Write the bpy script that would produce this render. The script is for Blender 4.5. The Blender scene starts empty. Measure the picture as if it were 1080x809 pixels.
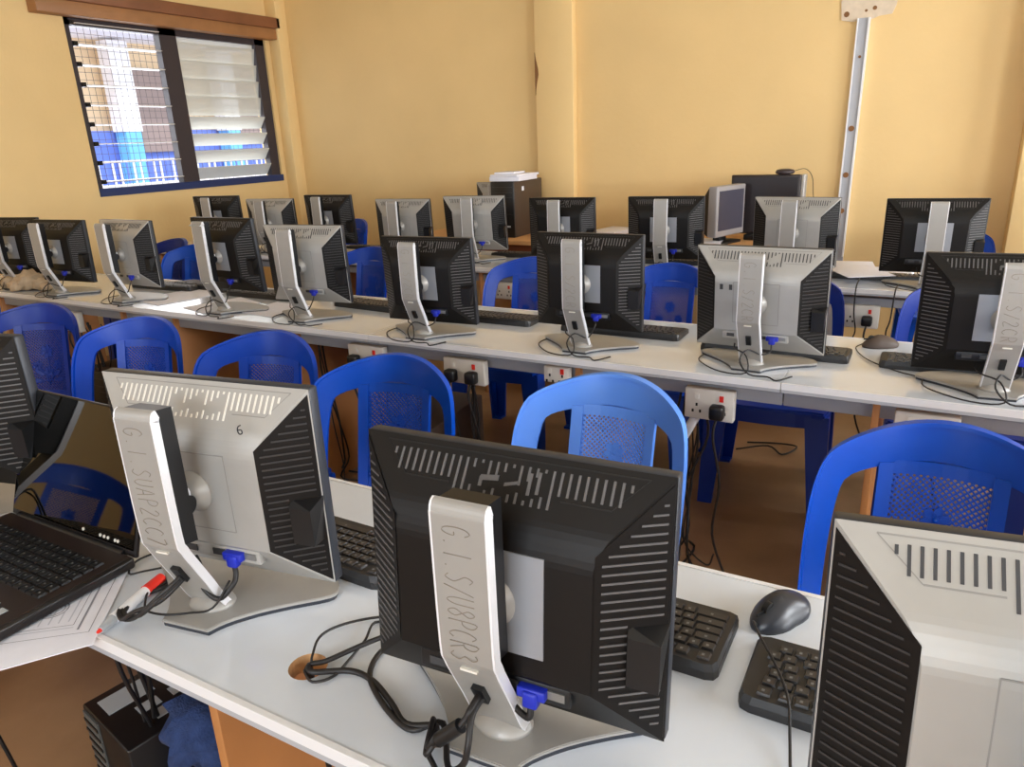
import bpy, bmesh, math, random
from mathutils import Vector, Matrix
from mathutils.geometry import tessellate_polygon
random.seed(7)
COL = bpy.context.scene.collection
R = math.radians
DZ = 0.74          # desk top height

# ------------------------------------------------------------------ materials
MATS = {}
def mat(name, col, rough=0.5, metal=0.0, noise=0.0, nscale=8.0, bump=0.0, bscale=60.0, coat=0.0,
        col2=None, spec=0.5, trans=0.0, alpha=1.0, emis=None, estr=0.0, detail=4):
    if name in MATS: return MATS[name]
    m = bpy.data.materials.new(name); m.use_nodes = True
    nt = m.node_tree; b = nt.nodes['Principled BSDF']
    c = tuple((v/255.0)**2.2 for v in col)
    b.inputs['Base Color'].default_value = (*c, 1)
    b.inputs['Roughness'].default_value = rough
    b.inputs['Metallic'].default_value = metal
    b.inputs['Specular IOR Level'].default_value = spec
    if coat: b.inputs['Coat Weight'].default_value = coat; b.inputs['Coat Roughness'].default_value = 0.08
    if trans: b.inputs['Transmission Weight'].default_value = trans
    if alpha < 1: b.inputs['Alpha'].default_value = alpha
    if emis:
        b.inputs['Emission Color'].default_value = (*[(v/255)**2.2 for v in emis], 1); b.inputs['Emission Strength'].default_value = estr
    tc = nt.nodes.new('ShaderNodeTexCoord')
    if noise or col2:
        n = nt.nodes.new('ShaderNodeTexNoise'); n.inputs['Scale'].default_value = nscale; n.inputs['Detail'].default_value = detail
        nt.links.new(tc.outputs['Object'], n.inputs['Vector'])
        mx = nt.nodes.new('ShaderNodeMix'); mx.data_type = 'RGBA'
        d = tuple((v/255.0)**2.2 for v in col2) if col2 else tuple(v*(1-noise) for v in c)
        mx.inputs[6].default_value = (*c, 1); mx.inputs[7].default_value = (*d, 1)
        rp = nt.nodes.new('ShaderNodeValToRGB'); rp.color_ramp.elements[0].position = .35; rp.color_ramp.elements[1].position = .7
        nt.links.new(n.outputs['Fac'], rp.inputs['Fac']); nt.links.new(rp.outputs['Color'], mx.inputs[0])
        nt.links.new(mx.outputs[2], b.inputs['Base Color'])
    if bump:
        n2 = nt.nodes.new('ShaderNodeTexNoise'); n2.inputs['Scale'].default_value = bscale; n2.inputs['Detail'].default_value = 3
        nt.links.new(tc.outputs['Object'], n2.inputs['Vector'])
        bp = nt.nodes.new('ShaderNodeBump'); bp.inputs['Strength'].default_value = bump; bp.inputs['Distance'].default_value = .01
        nt.links.new(n2.outputs['Fac'], bp.inputs['Height']); nt.links.new(bp.outputs['Normal'], b.inputs['Normal'])
    MATS[name] = m
    return m

WALL = mat('wall_paint', (231, 198, 139), .6, noise=.07, nscale=1.6, bump=.12, bscale=35)
PILL = mat('pillar_paint', (235, 202, 142), .6, noise=.05, nscale=2, bump=.1, bscale=35)
CEIL = mat('ceiling_paint', (228, 222, 205), .8, noise=.04)
FLOOR = mat('cement_floor', (160, 126, 94), .34, nscale=2.2, col2=(118, 88, 62), bump=.15, bscale=14, detail=8)
DESK = mat('white_laminate', (212, 218, 227), .12, noise=.02, nscale=20, coat=.5, spec=.6)
EDGE = mat('white_edge_band', (226, 226, 228), .35)
WOOD = mat('chipboard_wood', (182, 124, 74), .5, noise=.15, nscale=6)
PELM = mat('pelmet_wood', (168, 118, 76), .5, noise=.2, nscale=5)
PELMD = mat('pelmet_dark_wood', (136, 88, 60), .5, noise=.2, nscale=5)
BLK = mat('black_plastic', (22, 19, 18), .48, spec=.3, noise=.1, nscale=30)
BLKD = mat('deep_black_plastic', (20, 20, 22), .4)
BEZ = mat('slate_bezel', (44, 47, 54), .45)
RIB = mat('rib_grey', (92, 90, 90), .5)  # light caught by the black monitors' vent slots, put into the colour
RIBD = mat('rib_dark', (52, 50, 50), .5)
RIBL = mat('rib_light', (222, 218, 208), .35)
SLOT = mat('slot_dark', (60, 60, 62), .6)
SIL = mat('silver_plastic', (172, 170, 166), .42, metal=.3, noise=.05, nscale=25)
SILB = mat('silver_stand', (160, 157, 152), .42, metal=.2, noise=.05, nscale=25)
CHR = mat('bright_silver_edge', (236, 236, 240), .3, metal=.15)
PLATE = mat('mounting_plate_grey', (160, 163, 170), .4, metal=.4)
LINE = mat('panel_line_grey', (140, 138, 134), .5)
SCR = mat('lcd_screen', (16, 18, 22), .15)
VGAB = mat('vga_blue', (28, 44, 170), .45)
INK = mat('pencil_ink', (134, 125, 114), .8)
INKD = mat('marker_ink', (40, 40, 44), .7)
CAB = mat('cable_black', (30, 27, 27), .5)
CABG = mat('cable_grey', (150, 150, 150), .5)
BLUE = mat('blue_plastic', (4, 76, 188), .34, spec=.35, noise=.1, nscale=4)
BLUEM = mat('mid_blue_plastic', (4, 66, 176), .36, spec=.35, noise=.12, nscale=4)
BLUED = mat('deep_blue_plastic', (6, 48, 140), .38, spec=.35, noise=.12, nscale=4)
BLUEL = mat('pale_blue_plastic', (92, 146, 240), .36, spec=.4, noise=.06, nscale=4)
KEYB = mat('keyboard_body', (38, 37, 38), .45)
KEYC = mat('key_cap', (48, 45, 44), .35)
KEYT = mat('key_legend', (112, 112, 112), .6)
KGREY = mat('pale_keyboard', (150, 146, 140), .5)
MOUS = mat('mouse_black', (44, 46, 52), .35)
PAPER = mat('paper_white', (232, 232, 242), .7, noise=.04, nscale=40)
PRINT = mat('print_grey', (140, 140, 150), .8)
PRINTL = mat('print_pale', (196, 198, 210), .8)
RED = mat('cap_red', (226, 48, 34), .4)
SOCK = mat('socket_white', (214, 210, 202), .45, noise=.05)
TRUN = mat('trunking_grey', (170, 172, 178), .45)
FRAME = mat('window_frame', (56, 50, 56), .45)
FRAMEB = mat('window_sill_blue', (36, 52, 98), .5)
MESHW = mat('wire_mesh', (90, 80, 84), .5)
GLASSO = mat('louvre_glass_frosted', (226, 228, 224), .25, alpha=.82)
GLASSE = mat('louvre_glass_edge', (214, 208, 200), .2, alpha=.9)
GLASS = mat('pane_clear', (225, 235, 240), .05, alpha=.18)
STUCK = mat('bare_plaster', (222, 204, 180), .8, noise=.12, nscale=30)
DARK = mat('dark_hole', (24, 16, 12), .8)
CRACK = mat('crack_brown', (128, 88, 52), .8)
CREAM = mat('facade_cream', (240, 214, 176), .8)
WHITE = mat('facade_white', (245, 245, 250), .7)
TAUPE = mat('facade_taupe', (158, 140, 134), .8)
OBLUE = mat('facade_blue', (108, 132, 216), .7)
OLBLUE = mat('facade_light_blue', (120, 196, 246), .7)
OGREY = mat('terrace_concrete', (190, 184, 190), .8)
TISS = mat('crumpled_beige_cloth', (196, 172, 142), .8, noise=.3, nscale=25, bump=.3)
DENIM = mat('blue_denim', (46, 66, 112), .9, noise=.4, nscale=40, bump=.4, bscale=200)
STAIN = mat('dusty_silver', (190, 180, 164), .5, metal=.2, noise=.2, nscale=9)
BROWNC = mat('tower_brown_side', (72, 58, 48), .5)
STEEL = mat('steel_grey', (140, 140, 138), .4, metal=.6)
GRILL = mat('grille_grey', (86, 88, 86), .5)
TAG = mat('sticker_silver', (170, 176, 180), .5)
COPPER = mat('bare_particle_board', (206, 160, 112), .8, noise=.25, nscale=80)

# ------------------------------------------------------------------ mesh builder
class MB:
    def __init__(s): s.v = []; s.f = []; s.m = []; s.sm = []; s.mats = []
    def mi(s, m):
        if m not in s.mats: s.mats.append(m)
        return s.mats.index(m)
    def add(s, vs, fs, m, M=None, smooth=False):
        o = len(s.v); k = s.mi(m)
        for v in vs:
            v = Vector(v)
            s.v.append(M @ v if M is not None else v)
        for f in fs:
            s.f.append([i+o for i in f]); s.m.append(k); s.sm.append(smooth)
        return s
    def bm(s, bm, m, M=None, smooth=False):
        bm.verts.ensure_lookup_table(); bm.verts.index_update()
        s.add([v.co.copy() for v in bm.verts], [[v.index for v in f.verts] for f in bm.faces], m, M, smooth); bm.free(); return s
    def box(s, c, d, m, bev=0, seg=2, M=None, rz=0):
        T = Matrix.Translation(c) @ Matrix.Rotation(rz, 4, 'Z')
        if M is not None: T = M @ T
        if not bev:
            x, y, z = [q/2 for q in d]
            vs = [(-x,-y,-z),(x,-y,-z),(x,y,-z),(-x,y,-z),(-x,-y,z),(x,-y,z),(x,y,z),(-x,y,z)]
            return s.add(vs, [(0,3,2,1),(4,5,6,7),(0,1,5,4),(1,2,6,5),(2,3,7,6),(3,0,4,7)], m, T)
        b = bmesh.new(); bmesh.ops.create_cube(b, size=1)
        bmesh.ops.scale(b, vec=d, verts=b.verts)
        bmesh.ops.bevel(b, geom=b.edges[:], offset=min(bev, min(d)*.45), segments=seg, affect='EDGES', profile=.5)
        return s.bm(b, m, T, True)
    def hull(s, quad_a, quad_b, m, M=None):
        n = len(quad_a); vs = list(quad_a)+list(quad_b)
        fs = [list(range(n))[::-1], list(range(n, 2*n))]+[[i, (i+1) % n, n+(i+1) % n, n+i] for i in range(n)]
        return s.add(vs, fs, m, M)
    def prism(s, poly, z0, z1, m, M=None, bev=0):
        if bev:
            b = bmesh.new()
            vs = [b.verts.new((x, y, z0)) for x, y in poly]; f = b.faces.new(vs)
            r = bmesh.ops.extrude_face_region(b, geom=[f])
            bmesh.ops.translate(b, vec=(0, 0, z1-z0), verts=[g for g in r['geom'] if isinstance(g, bmesh.types.BMVert)])
            bmesh.ops.recalc_face_normals(b, faces=b.faces)
            ed = [e for e in b.edges if abs(e.verts[0].co.z-e.verts[1].co.z) < 1e-6]
            bmesh.ops.bevel(b, geom=ed, offset=bev, segments=2, affect='EDGES')
            return s.bm(b, m, M)
        return s.hull([(x, y, z0) for x, y in poly], [(x, y, z1) for x, y in poly], m, M)
    def cyl(s, a, b, r, m, n=16, r2=None, M=None, smooth=True):
        a = Vector(a); b = Vector(b); d = (b-a).normalized(); r2 = r if r2 is None else r2
        u = d.orthogonal().normalized(); w = d.cross(u)
        vs = []
        for c, q in ((a, r), (b, r2)):
            vs += [c+(u*math.cos(2*math.pi*i/n)+w*math.sin(2*math.pi*i/n))*q for i in range(n)]
        s.add(vs, [[i, (i+1) % n, n+(i+1) % n, n+i] for i in range(n)], m, M, smooth)
        s.add(vs[:n], [list(range(n))[::-1]], m, M); s.add(vs[n:], [list(range(n))], m, M)
        return s
    def lathe(s, prof, m, axis=None, n=24, M=None):
        # prof: (r, h) rings round local z, M places it
        vs = []; fs = []
        for r, h in prof:
            vs += [(r*math.cos(2*math.pi*i/n), r*math.sin(2*math.pi*i/n), h) for i in range(n)]
        for k in range(len(prof)-1):
            fs += [[k*n+i, k*n+(i+1) % n, (k+1)*n+(i+1) % n, (k+1)*n+i] for i in range(n)]
        fs += [list(range(n))[::-1], [(len(prof)-1)*n+i for i in range(n)]]
        return s.add(vs, fs, m, M, True)
    def tube(s, pts, r, m, n=7, res=5, M=None):
        P = catmull([Vector(p) for p in pts], res) if res > 1 else [Vector(p) for p in pts]
        vs = []; u = None
        for i, p in enumerate(P):
            t = (P[min(i+1, len(P)-1)]-P[max(i-1, 0)]).normalized()
            if u is None: u = t.orthogonal().normalized()
            u = (u-t*u.dot(t))
            u = u.normalized() if u.length > 1e-6 else t.orthogonal().normalized()
            w = t.cross(u)
            vs += [p+(u*math.cos(2*math.pi*k/n)+w*math.sin(2*math.pi*k/n))*r for k in range(n)]
        fs = [[i*n+k, i*n+(k+1) % n, (i+1)*n+(k+1) % n, (i+1)*n+k] for i in range(len(P)-1) for k in range(n)]
        fs += [list(range(n))[::-1], [(len(P)-1)*n+k for k in range(n)]]
        return s.add(vs, fs, m, M, True)
    def mesh(s, name):
        me = bpy.data.meshes.new(name); me.from_pydata([tuple(v) for v in s.v], [], s.f)
        for m in s.mats: me.materials.append(m)
        me.polygons.foreach_set('material_index', s.m); me.polygons.foreach_set('use_smooth', s.sm)
        me.update(); return me
    def obj(s, name, parent=None): return link(name, s.mesh(name), parent)

def catmull(P, res):
    if len(P) < 3: return P
    out = []; Q = [P[0]*2-P[1]]+P+[P[-1]*2-P[-2]]
    for i in range(1, len(Q)-2):
        for k in range(res):
            t = k/res; a, b, c, d = Q[i-1:i+3]
            out.append(.5*((2*b)+(-a+c)*t+(2*a-5*b+4*c-d)*t*t+(-a+3*b-3*c+d)*t**3))
    out.append(P[-1]); return out

def link(name, data, parent=None):
    o = bpy.data.objects.new(name, data); COL.objects.link(o)
    if parent is not None: o.parent = parent
    return o
def tag(o, label=None, cat=None, group=None, kind=None):
    if label: o['label'] = label
    if cat: o['category'] = cat
    if group: o['group'] = group
    if kind: o['kind'] = kind
    return o
def thing(name, label, cat, loc=(0, 0, 0), rz=0, group=None):
    o = link(name, None); o.location = loc; o.rotation_euler = (0, 0, rz); o.empty_display_size = .05
    return tag(o, label, cat, group)
CACHE = {}
def cached(key, fn):
    if key not in CACHE: CACHE[key] = fn().mesh(key)
    return CACHE[key]
def wall_obj(mb, name, label=None): return tag(mb.obj(name), label, None, None, 'structure')

# ------------------------------------------------------------------ room shell
XL, YB, XR, YF, ZC = -5.2, 5.2, 3.0, -2.6, 3.15
wall_obj(MB().box(((XL+XR)/2-.0, (YB+YF)/2, -.05), (XR-XL+.4, YB-YF+.4, .1), FLOOR), 'floor', 'brown worn cement floor')
wall_obj(MB().box(((XL+XR)/2, (YB+YF)/2, ZC+.05), (XR-XL+.4, YB-YF+.4, .1), CEIL), 'ceiling', 'pale ceiling')
wall_obj(MB().box(((XL+XR)/2, YB+.1, ZC/2), (XR-XL+.4, .2, ZC), WALL), 'wall_back', 'yellow painted back wall')
WY0, WY1, WZ0, WZ1 = 3.27, 5.03, 1.125, 2.30
w = MB(); t = .2
def wall_x(mb, x, y0, y1, holes, m, th=.2):
    # wall in the plane x, thickness th outwards, with openings (y0,y1,z0,z1)
    cx = x-th/2 if x < 0 else x+th/2
    ys = y0
    for (a, b, c, d) in holes:
        mb.box((cx, (ys+a)/2, ZC/2), (th, a-ys, ZC), m)
        mb.box((cx, (a+b)/2, c/2), (th, b-a, c), m)
        mb.box((cx, (a+b)/2, (d+ZC)/2), (th, b-a, ZC-d), m)
        ys = b
    mb.box((cx, (ys+y1)/2, ZC/2), (th, y1-ys, ZC), m)
    return mb
wall_obj(wall_x(MB(), XL, YF, YB, [(WY0, WY1, WZ0, WZ1)], WALL), 'wall_left', 'yellow painted wall with the louvre window')
RH = [(-2.0, -.4, 1.0, 2.35), (.5, 2.1, 1.0, 2.35), (2.9, 4.3, 1.0, 2.35)]
wall_obj(wall_x(MB(), XR, YF, YB, RH, WALL), 'wall_right', 'yellow painted right wall with window openings')
wf = MB()
FH = [(-3.9, -2.1, 1.0, 2.35), (-.9, .9, 1.0, 2.35)]
xs = XL
for (a, b, c, d) in FH:
    wf.box(((xs+a)/2, YF-.1, ZC/2), (a-xs, .2, ZC), WALL); wf.box(((a+b)/2, YF-.1, c/2), (b-a, .2, c), WALL)
    wf.box(((a+b)/2, YF-.1, (d+ZC)/2), (b-a, .2, ZC-d), WALL); xs = b
wf.box(((xs+XR)/2, YF-.1, ZC/2), (XR-xs, .2, ZC), WALL)
wall_obj(wf, 'wall_front', 'yellow painted wall behind the viewer')
# pillars
p = wall_obj(MB().box((-2.484, YB-.035, ZC/2), (.298, .07, ZC), PILL, .004), 'trim_1', 'shallow yellow pillar on the back wall')
cr = MB().hull([(-2.636, 5.128, 1.70), (-2.622, 5.128, 1.78), (-2.607, 5.128, 1.84), (-2.61, 5.128, 1.88), (-2.622, 5.128, 1.93), (-2.636, 5.128, 1.99)],
               [(-2.636, 5.134, 1.70), (-2.622, 5.134, 1.78), (-2.607, 5.134, 1.84), (-2.61, 5.134, 1.88), (-2.622, 5.134, 1.93), (-2.636, 5.134, 1.99)], CRACK)
cr.obj('chipped_edge', p)
wall_obj(MB().box((XL+.06, YB-.06, ZC/2), (.12, .12, ZC), PILL, .004), 'trim_2', 'narrow yellow corner pillar')
wall_obj(MB().box((.60, YB-.09, ZC/2), (.40, .18, ZC), PILL, .004), 'trim_3', 'yellow pillar at the right end of the back wall')
# trunking on the wall
tk = MB(); tk.hull([(-.512, 5.175, .0), (-.458, 5.175, .0), (-.446, 5.175, 2.0), (-.505, 5.175, 2.0)], [(-.512, 5.2, .0), (-.458, 5.2, .0), (-.446, 5.2, 2.0), (-.505, 5.2, 2.0)], TRUN)
tk.hull([(-.463, 5.165, .6), (-.454, 5.165, .6), (-.441, 5.165, 2.0), (-.452, 5.165, 2.0)], [(-.463, 5.2, .6), (-.454, 5.2, .6), (-.441, 5.2, 2.0), (-.452, 5.2, 2.0)], EDGE)
tk.hull([(-.52, 5.165, .6), (-.511, 5.165, .6), (-.504, 5.165, 2.0), (-.511, 5.165, 2.0)], [(-.52, 5.2, .6), (-.511, 5.2, .6), (-.504, 5.2, 2.0), (-.511, 5.2, 2.0)], EDGE)
tk = tag(tk.obj('cable_trunking'), 'open grey cable trunking running up the back wall to the bare plaster patch', 'trunking')
sc = MB()
for x, z in ((-.478, 1.79), (-.484, 1.385), (-.488, 1.11), (-.492, .89)): sc.cyl((x, 5.168, z), (x, 5.177, z), .017 if z < 1.7 else .008, CRACK, 10)
sc.obj('screw_hole', tk)
pp = [(-.60, 2.0), (-.53, 1.985), (-.50, 2.0), (-.44, 1.99), (-.40, 2.005), (-.33, 2.01), (-.315, 2.05), (-.30, 2.13), (-.34, 2.2), (-.58, 2.2), (-.61, 2.1)]
M90 = Matrix.Translation((0, YB, 0)) @ Matrix.Rotation(R(90), 4, 'X')
pl = wall_obj(MB().prism(pp, 0, .008, STUCK, M90), 'trim_4', 'patch of bare plaster over the trunking')
hp = MB()
for x, z, r in ((-.575, 2.03, .016), (-.425, 2.05, .012), (-.33, 2.09, .01), (-.47, 2.04, .008)): hp.cyl((x, YB-.010, z), (x, YB-.004, z), r, CRACK, 8)
hp.obj('plaster_hole', pl)

# ---- the louvre window in the left wall
wn = MB(); fx = XL-.05
def fr(y0, y1, z0, z1, m, d=.06, x=fx): wn.box((x, (y0+y1)/2, (z0+z1)/2), (d, y1-y0, z1-z0), m)
fr(WY0, WY0+.045, WZ0, WZ1, FRAME); fr(WY1-.10, WY1, WZ0, WZ1, FRAME); fr(WY0, WY1, WZ0, WZ0+.055, FRAMEB, .09, XL-.03); fr(WY0, WY1, WZ1-.05, WZ1, FRAME)
fr(4.0, 4.15, WZ0, WZ1, FRAME)
wo = tag(wn.obj('window_1'), 'louvre window with black frame and wire mesh', None, None, 'structure')
g = MB()
y = WY0+.05
while y < WY1-.02: g.cyl((XL-.11, y, WZ0), (XL-.11, y, WZ1), .0016, MESHW, 5); y += .05
z = WZ0+.04
while z < WZ1: g.cyl((XL-.112, WY0, z), (XL-.112, WY1, z), .0016, MESHW, 5); z += .05
g.obj('wire_mesh', wo)
zs = [WZ0+.10+.13*k for k in range(9)]
for k, z in enumerate(zs[:9]):
    b = MB().box((XL-.055, (WY0+.045+4.0)/2, z), (.10, 4.0-WY0-.05, .006), GLASSE, M=None)
    b.box((XL-.03, WY0+.06, z), (.05, .03, .03), BLKD); b.obj('glass_louvre', wo)
for k in range(9):
    z = WZ0+.11+.13*k
    if k < 4:
        b = MB().box((0, 0, 0), (.006, 4.93-4.15, .115), GLASSO, M=Matrix.Translation((XL-.05, 4.54, z)) @ Matrix.Rotation(R(38), 4, 'Y'))
    else:
        b = MB().box((0, 0, 0), (.006, 4.93-4.15, .15), mat('louvre_glass_veiled', (205, 205, 198), .2, alpha=.62), M=Matrix.Translation((XL-.05, 4.54, z)) @ Matrix.Rotation(R(12), 4, 'Y'))
    b.obj('glass_louvre', wo)
pe = MB(); pe.box((XL+.05, 4.08, 2.335), (.1, 2.06, .085), PELM, .004); pe.box((XL+.06, 4.10, 2.42), (.12, 2.03, .085), PELMD, .004)
tag(pe.obj('curtain_pelmet'), 'brown wooden curtain pelmet above the louvre window', 'pelmet')
# outside, seen through the window
ob = tag(MB().box((-8.2, 5.5, -.02), (5.7, 12, .04), OGREY).obj('ground_outside'), None, None, None, 'structure'); ob.name = 'trim_5'; ob['label'] = 'pale concrete yard outside the window'
bd = thing('school_building', 'cream and blue school block seen through the louvre window', 'building', (-10.6, 7.5, 0))
MB().box((0, .5, 2.2), (.4, 9, 4.4), CREAM).obj('facade_wall', bd)
MB().box((.22, -.2, .98), (.06, 7.6, 1.5), OBLUE).obj('blue_dado', bd)
MB().box((.55, 1.5, 3.1), (1.0, 7.5, .35), WHITE).obj('roof_eaves', bd)
MB().box((.27, .22, 2.0), (.06, .95, 1.15), TAUPE).obj('doorway_panel', bd)
MB().box((.25, 1.75, 2.1), (.06, .9, 1.2), TAUPE).obj('doorway_panel', bd)
for yy, col in ((-.50, OLBLUE), (1.3, OLBLUE), (3.2, OLBLUE)):
    MB().box((.45, yy, .86), (.24, .24, 1.7), col).obj('pillar_base', bd); MB().box((.45, yy, 2.3), (.24, .30, 1.18), WHITE).obj('pillar', bd)
rl = thing('veranda_railing', 'white and blue veranda railing outside the louvre window', 'railing', (-9.3, 7.2, 0))
r_ = MB()
for z in (.75, 1.02, 1.32): r_.box((0, 0, z), (.03, 5.6, .03), WHITE)
r_.obj('rail', rl)
b_ = MB()
for k in range(56): b_.box((0, -2.8+k*.1, .9), (.02, .02, .8), (WHITE, OBLUE, WHITE)[k % 3])
b_.obj('baluster', rl)
# windows of the right and front walls (light comes in through them)
n = 2
for (a, b, c, d) in RH:
    wn = MB()
    for yy in (a+.025, (a+b)/2, b-.025): wn.box((XR+.05, yy, (c+d)/2), (.06, .05, d-c), FRAME)
    for zz in (c+.025, d-.025): wn.box((XR+.05, (a+b)/2, zz), (.06, b-a, .05), FRAME)
    o = tag(wn.obj('window_%d' % n), 'louvre window of the right wall', None, None, 'structure'); n += 1
    l_ = MB()
    for k in range(9): l_.box((XR+.06, (a+b)/2, c+.12+k*.14), (.09, b-a-.1, .005), GLASSE)
    l_.obj('glass_louvre', o)
for (a, b, c, d) in FH:
    wn = MB()
    for xx in (a+.025, (a+b)/2, b-.025): wn.box((xx, YF-.05, (c+d)/2), (.05, .06, d-c), FRAME)
    for zz in (c+.025, d-.025): wn.box(((a+b)/2, YF-.05, zz), (b-a, .06, .05), FRAME)
    o = tag(wn.obj('window_%d' % n), 'louvre window of the front wall', None, None, 'structure'); n += 1

# ------------------------------------------------------------------ desks
def worktop(x0, x1, y0, y1, holes=(), th=.026):
    mb = MB(); N = 24
    outer = [Vector((x0, y0, 0)), Vector((x1, y0, 0)), Vector((x1, y1, 0)), Vector((x0, y1, 0))]
    rings = [outer]
    for (hx, hy, hr) in holes:
        rings.append([Vector((hx+hr*math.cos(-2*math.pi*i/N), hy+hr*math.sin(-2*math.pi*i/N), 0)) for i in range(N)])
    tri = tessellate_polygon(rings); flat = [v for r in rings for v in r]
    e = .003
    top = [(v.x, v.y, DZ) for v in flat]; bot = [(v.x, v.y, DZ-th) for v in flat]
    def fix(tr, vs, up):
        a, b, c = [Vector(vs[i]) for i in tr]
        nz = (b-a).cross(c-a).z
        return tr if (nz > 0) == up else (tr[0], tr[2], tr[1])
    mb.add(top, [fix(t_, top, True) for t_ in tri], DESK); mb.add(bot, [fix(t_, bot, False) for t_ in tri], COPPER)
    for s_, (a, b) in enumerate(((0, 1), (1, 2), (2, 3), (3, 0))):
        A, B = flat[a], flat[b]
        zc = DZ-.017
        mb.add([(A.x, A.y, zc), (B.x, B.y, zc), (B.x, B.y, DZ), (A.x, A.y, DZ)], [(0, 1, 2, 3)], EDGE)
        mb.add([(A.x, A.y, DZ-th), (B.x, B.y, DZ-th), (B.x, B.y, zc), (A.x, A.y, zc)], [(0, 1, 2, 3)], TRUN)  # lower edge greyed: shade under its curve put into the colour
    o = 4
    for _ in holes:
        for i in range(N):
            A = flat[o+i]; B = flat[o+(i+1) % N]
            mb.add([(A.x, A.y, DZ-th), (B.x, B.y, DZ-th), (B.x, B.y, DZ), (A.x, A.y, DZ)], [(0, 1, 2, 3)], COPPER)
        o += N
    # thin white strips added to draw an edge highlight along both long sides
    mb.box(((x0+x1)/2, y1-.006, DZ+.0006), (x1-x0, .009, .0012), EDGE); mb.box(((x0+x1)/2, y0+.004, DZ+.0006), (x1-x0, .008, .0012), EDGE)
    return mb
def desk(label, x0, x1, y0, y1, panels, holes=(), rail=True, group=None, modesty=False):
    t_ = thing('computer_desk', label, 'desk', (0, 0, 0), 0, group)
    worktop(x0, x1, y0, y1, holes).obj('worktop', t_)
    for px in panels:
        MB().box((px, (y0+y1)/2+.01, (DZ-.026)/2), (.018, y1-y0-.06, DZ-.027), WOOD, .001).obj('side_panel', t_)
    if rail:
        MB().box(((x0+x1)/2, y0+.080, DZ-.066), (x1-x0-.001, .04, .038), mat('rail_grey', (150, 152, 158), .45), .003).obj('under_rail', t_)
        MB().box(((x0+x1)/2, y1-.05, DZ-.026-.075), (x1-x0-.06, .016, .148), WOOD, .001).obj('modesty_board', t_)
    return t_
desk('front white laminate desk with the round cable hole, carrying the laptop', -2.6, 1.6, .475, 1.035, (-2.4, -.81, .62), [(-.663, .569, .0265)], False)
R2 = [(-4.9, -3.25, (-4.37, -3.3)), (-3.25, -1.76, (-2.92, -2.17)), (-1.76, -.30, (-.93,)), (-.30, 1.5, (-.06, 1.2))]
D2 = ['middle row desk at the far left with the crumpled beige cloth on it', 'middle row desk section carrying the loose white paper sheets', 'middle row desk section in the centre behind the pale blue chair', 'middle row desk section at the right with the dusty mouse on it']
for (a, b, pn), lb in zip(R2, D2): desk(lb, a+.0008, b-.0008, 2.015, 2.585, pn)
R3 = [(-5.05, -3.45, (-4.9, -3.5)), (-2.55, -1.25, (-2.15, -1.3)), (-1.25, 1.4, (-.75, .2)), (-3.45, -2.55, (-3.4,))]
D3 = ['back row desk section nearest the window wall', 'back row desk section below the tower computer', 'back row desk section at the right carrying the heap of papers', 'back row desk section left of the dark tower computer']
for (a, b, pn), lb in zip(R3, D3): desk(lb, a+.0008, b-.0008, 3.41, 3.97, pn)
def wtable(label, x0, x1, y0, y1):
    t_ = thing('wall_table', label, 'table', (0, 0, 0))
    MB().box(((x0+x1)/2, (y0+y1)/2, DZ-.015), (x1-x0, y1-y0, .03), mat('worn_wood_top', (206, 156, 104), .5, noise=.15, nscale=7), .003).obj('table_top', t_)
    MB().box(((x0+x1)/2, y0+.05, DZ-.1), (x1-x0-.1, .02, .14), mat('red_brown_wood', (122, 64, 34), .5, noise=.2), .001).obj('apron', t_)
    for x in (x0+.05, x1-.05):
        for yy in (y0+.05, y1-.06): MB().box((x, yy, (DZ-.03)/2), (.05, .05, DZ-.03), WOOD, .002).obj('leg', t_)
wtable('wooden wall table under the tower computer', -3.4, -1.85, 4.44, 5.12)
wtable('wooden wall table under the old side-turned monitor', -1.84, -.56, 4.44, 5.12)

# ------------------------------------------------------------------ sockets under the desks
def socket(label, x, y, z, w_=.145, h_=.086, plug=1, rz=0, cord=True):
    t_ = thing('power_socket', label, 'socket', (x, y, z), rz)
    MB().box((0, 0, 0), (w_, .03, h_), SOCK, .004).obj('socket_box', t_)
    for sx in (-.25, .25):
        s_ = MB(); s_.box((sx*w_, -.016, h_*.25), (.012, .004, .018), RED if sx > 0 else SOCK)
        for a, b in ((0, -.002), (-.011, -.022), (.011, -.022)): s_.box((sx*w_+a, -.0155, b), (.006, .002, .009), DARK)
        s_.obj('socket_holes', t_)
    for k in range(plug):
        sx = -.25+.5*k if plug > 1 else .2
        q = MB(); q.box((sx*w_, -.035, -.012), (.042, .036, .044), BLKD, .008); q.tube([(sx*w_, -.04, -.03), (sx*w_-.004, -.05, -.09), (sx*w_+.015, -.02, -.25), (sx*w_-.01, .03, -.45), (sx*w_+.03, .08, -z+.006)] if cord else [(sx*w_, -.04, -.03), (sx*w_, -.04, -.1), (sx*w_, .0, -.2)], .0042, CAB)
        q.obj('plug', t_)
    return t_
SY = 2.0535
socket('white double socket peeping over the blue chair right of the monitor marked 6', -1.80, SY, .645, .17, .09, 2)
socket('white double socket with two black plugs left of the pale blue chair', -1.36, SY, .640, .17, .09, 2)
socket('small white socket box just above the pale blue chair', -1.00, SY, .672, .09, .055, 0)
socket('white socket with one black plug and silver adapter, right of the pale blue chair', -.50, SY, .640, .145, .095, 1)
socket('white socket above the right-hand front chair', .06, SY, .655, .15, .08, 1)
socket('white socket at the far left under the middle row', -3.72, SY, .62, .16, .1, 2)
socket('cream socket with a plug under the back row at the right', -.21, 3.449, .615, .15, .10, 1)
socket('cream socket under the back row seen through the centre chair', -1.99, 3.449, .615, .12, .09, 0)

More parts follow.
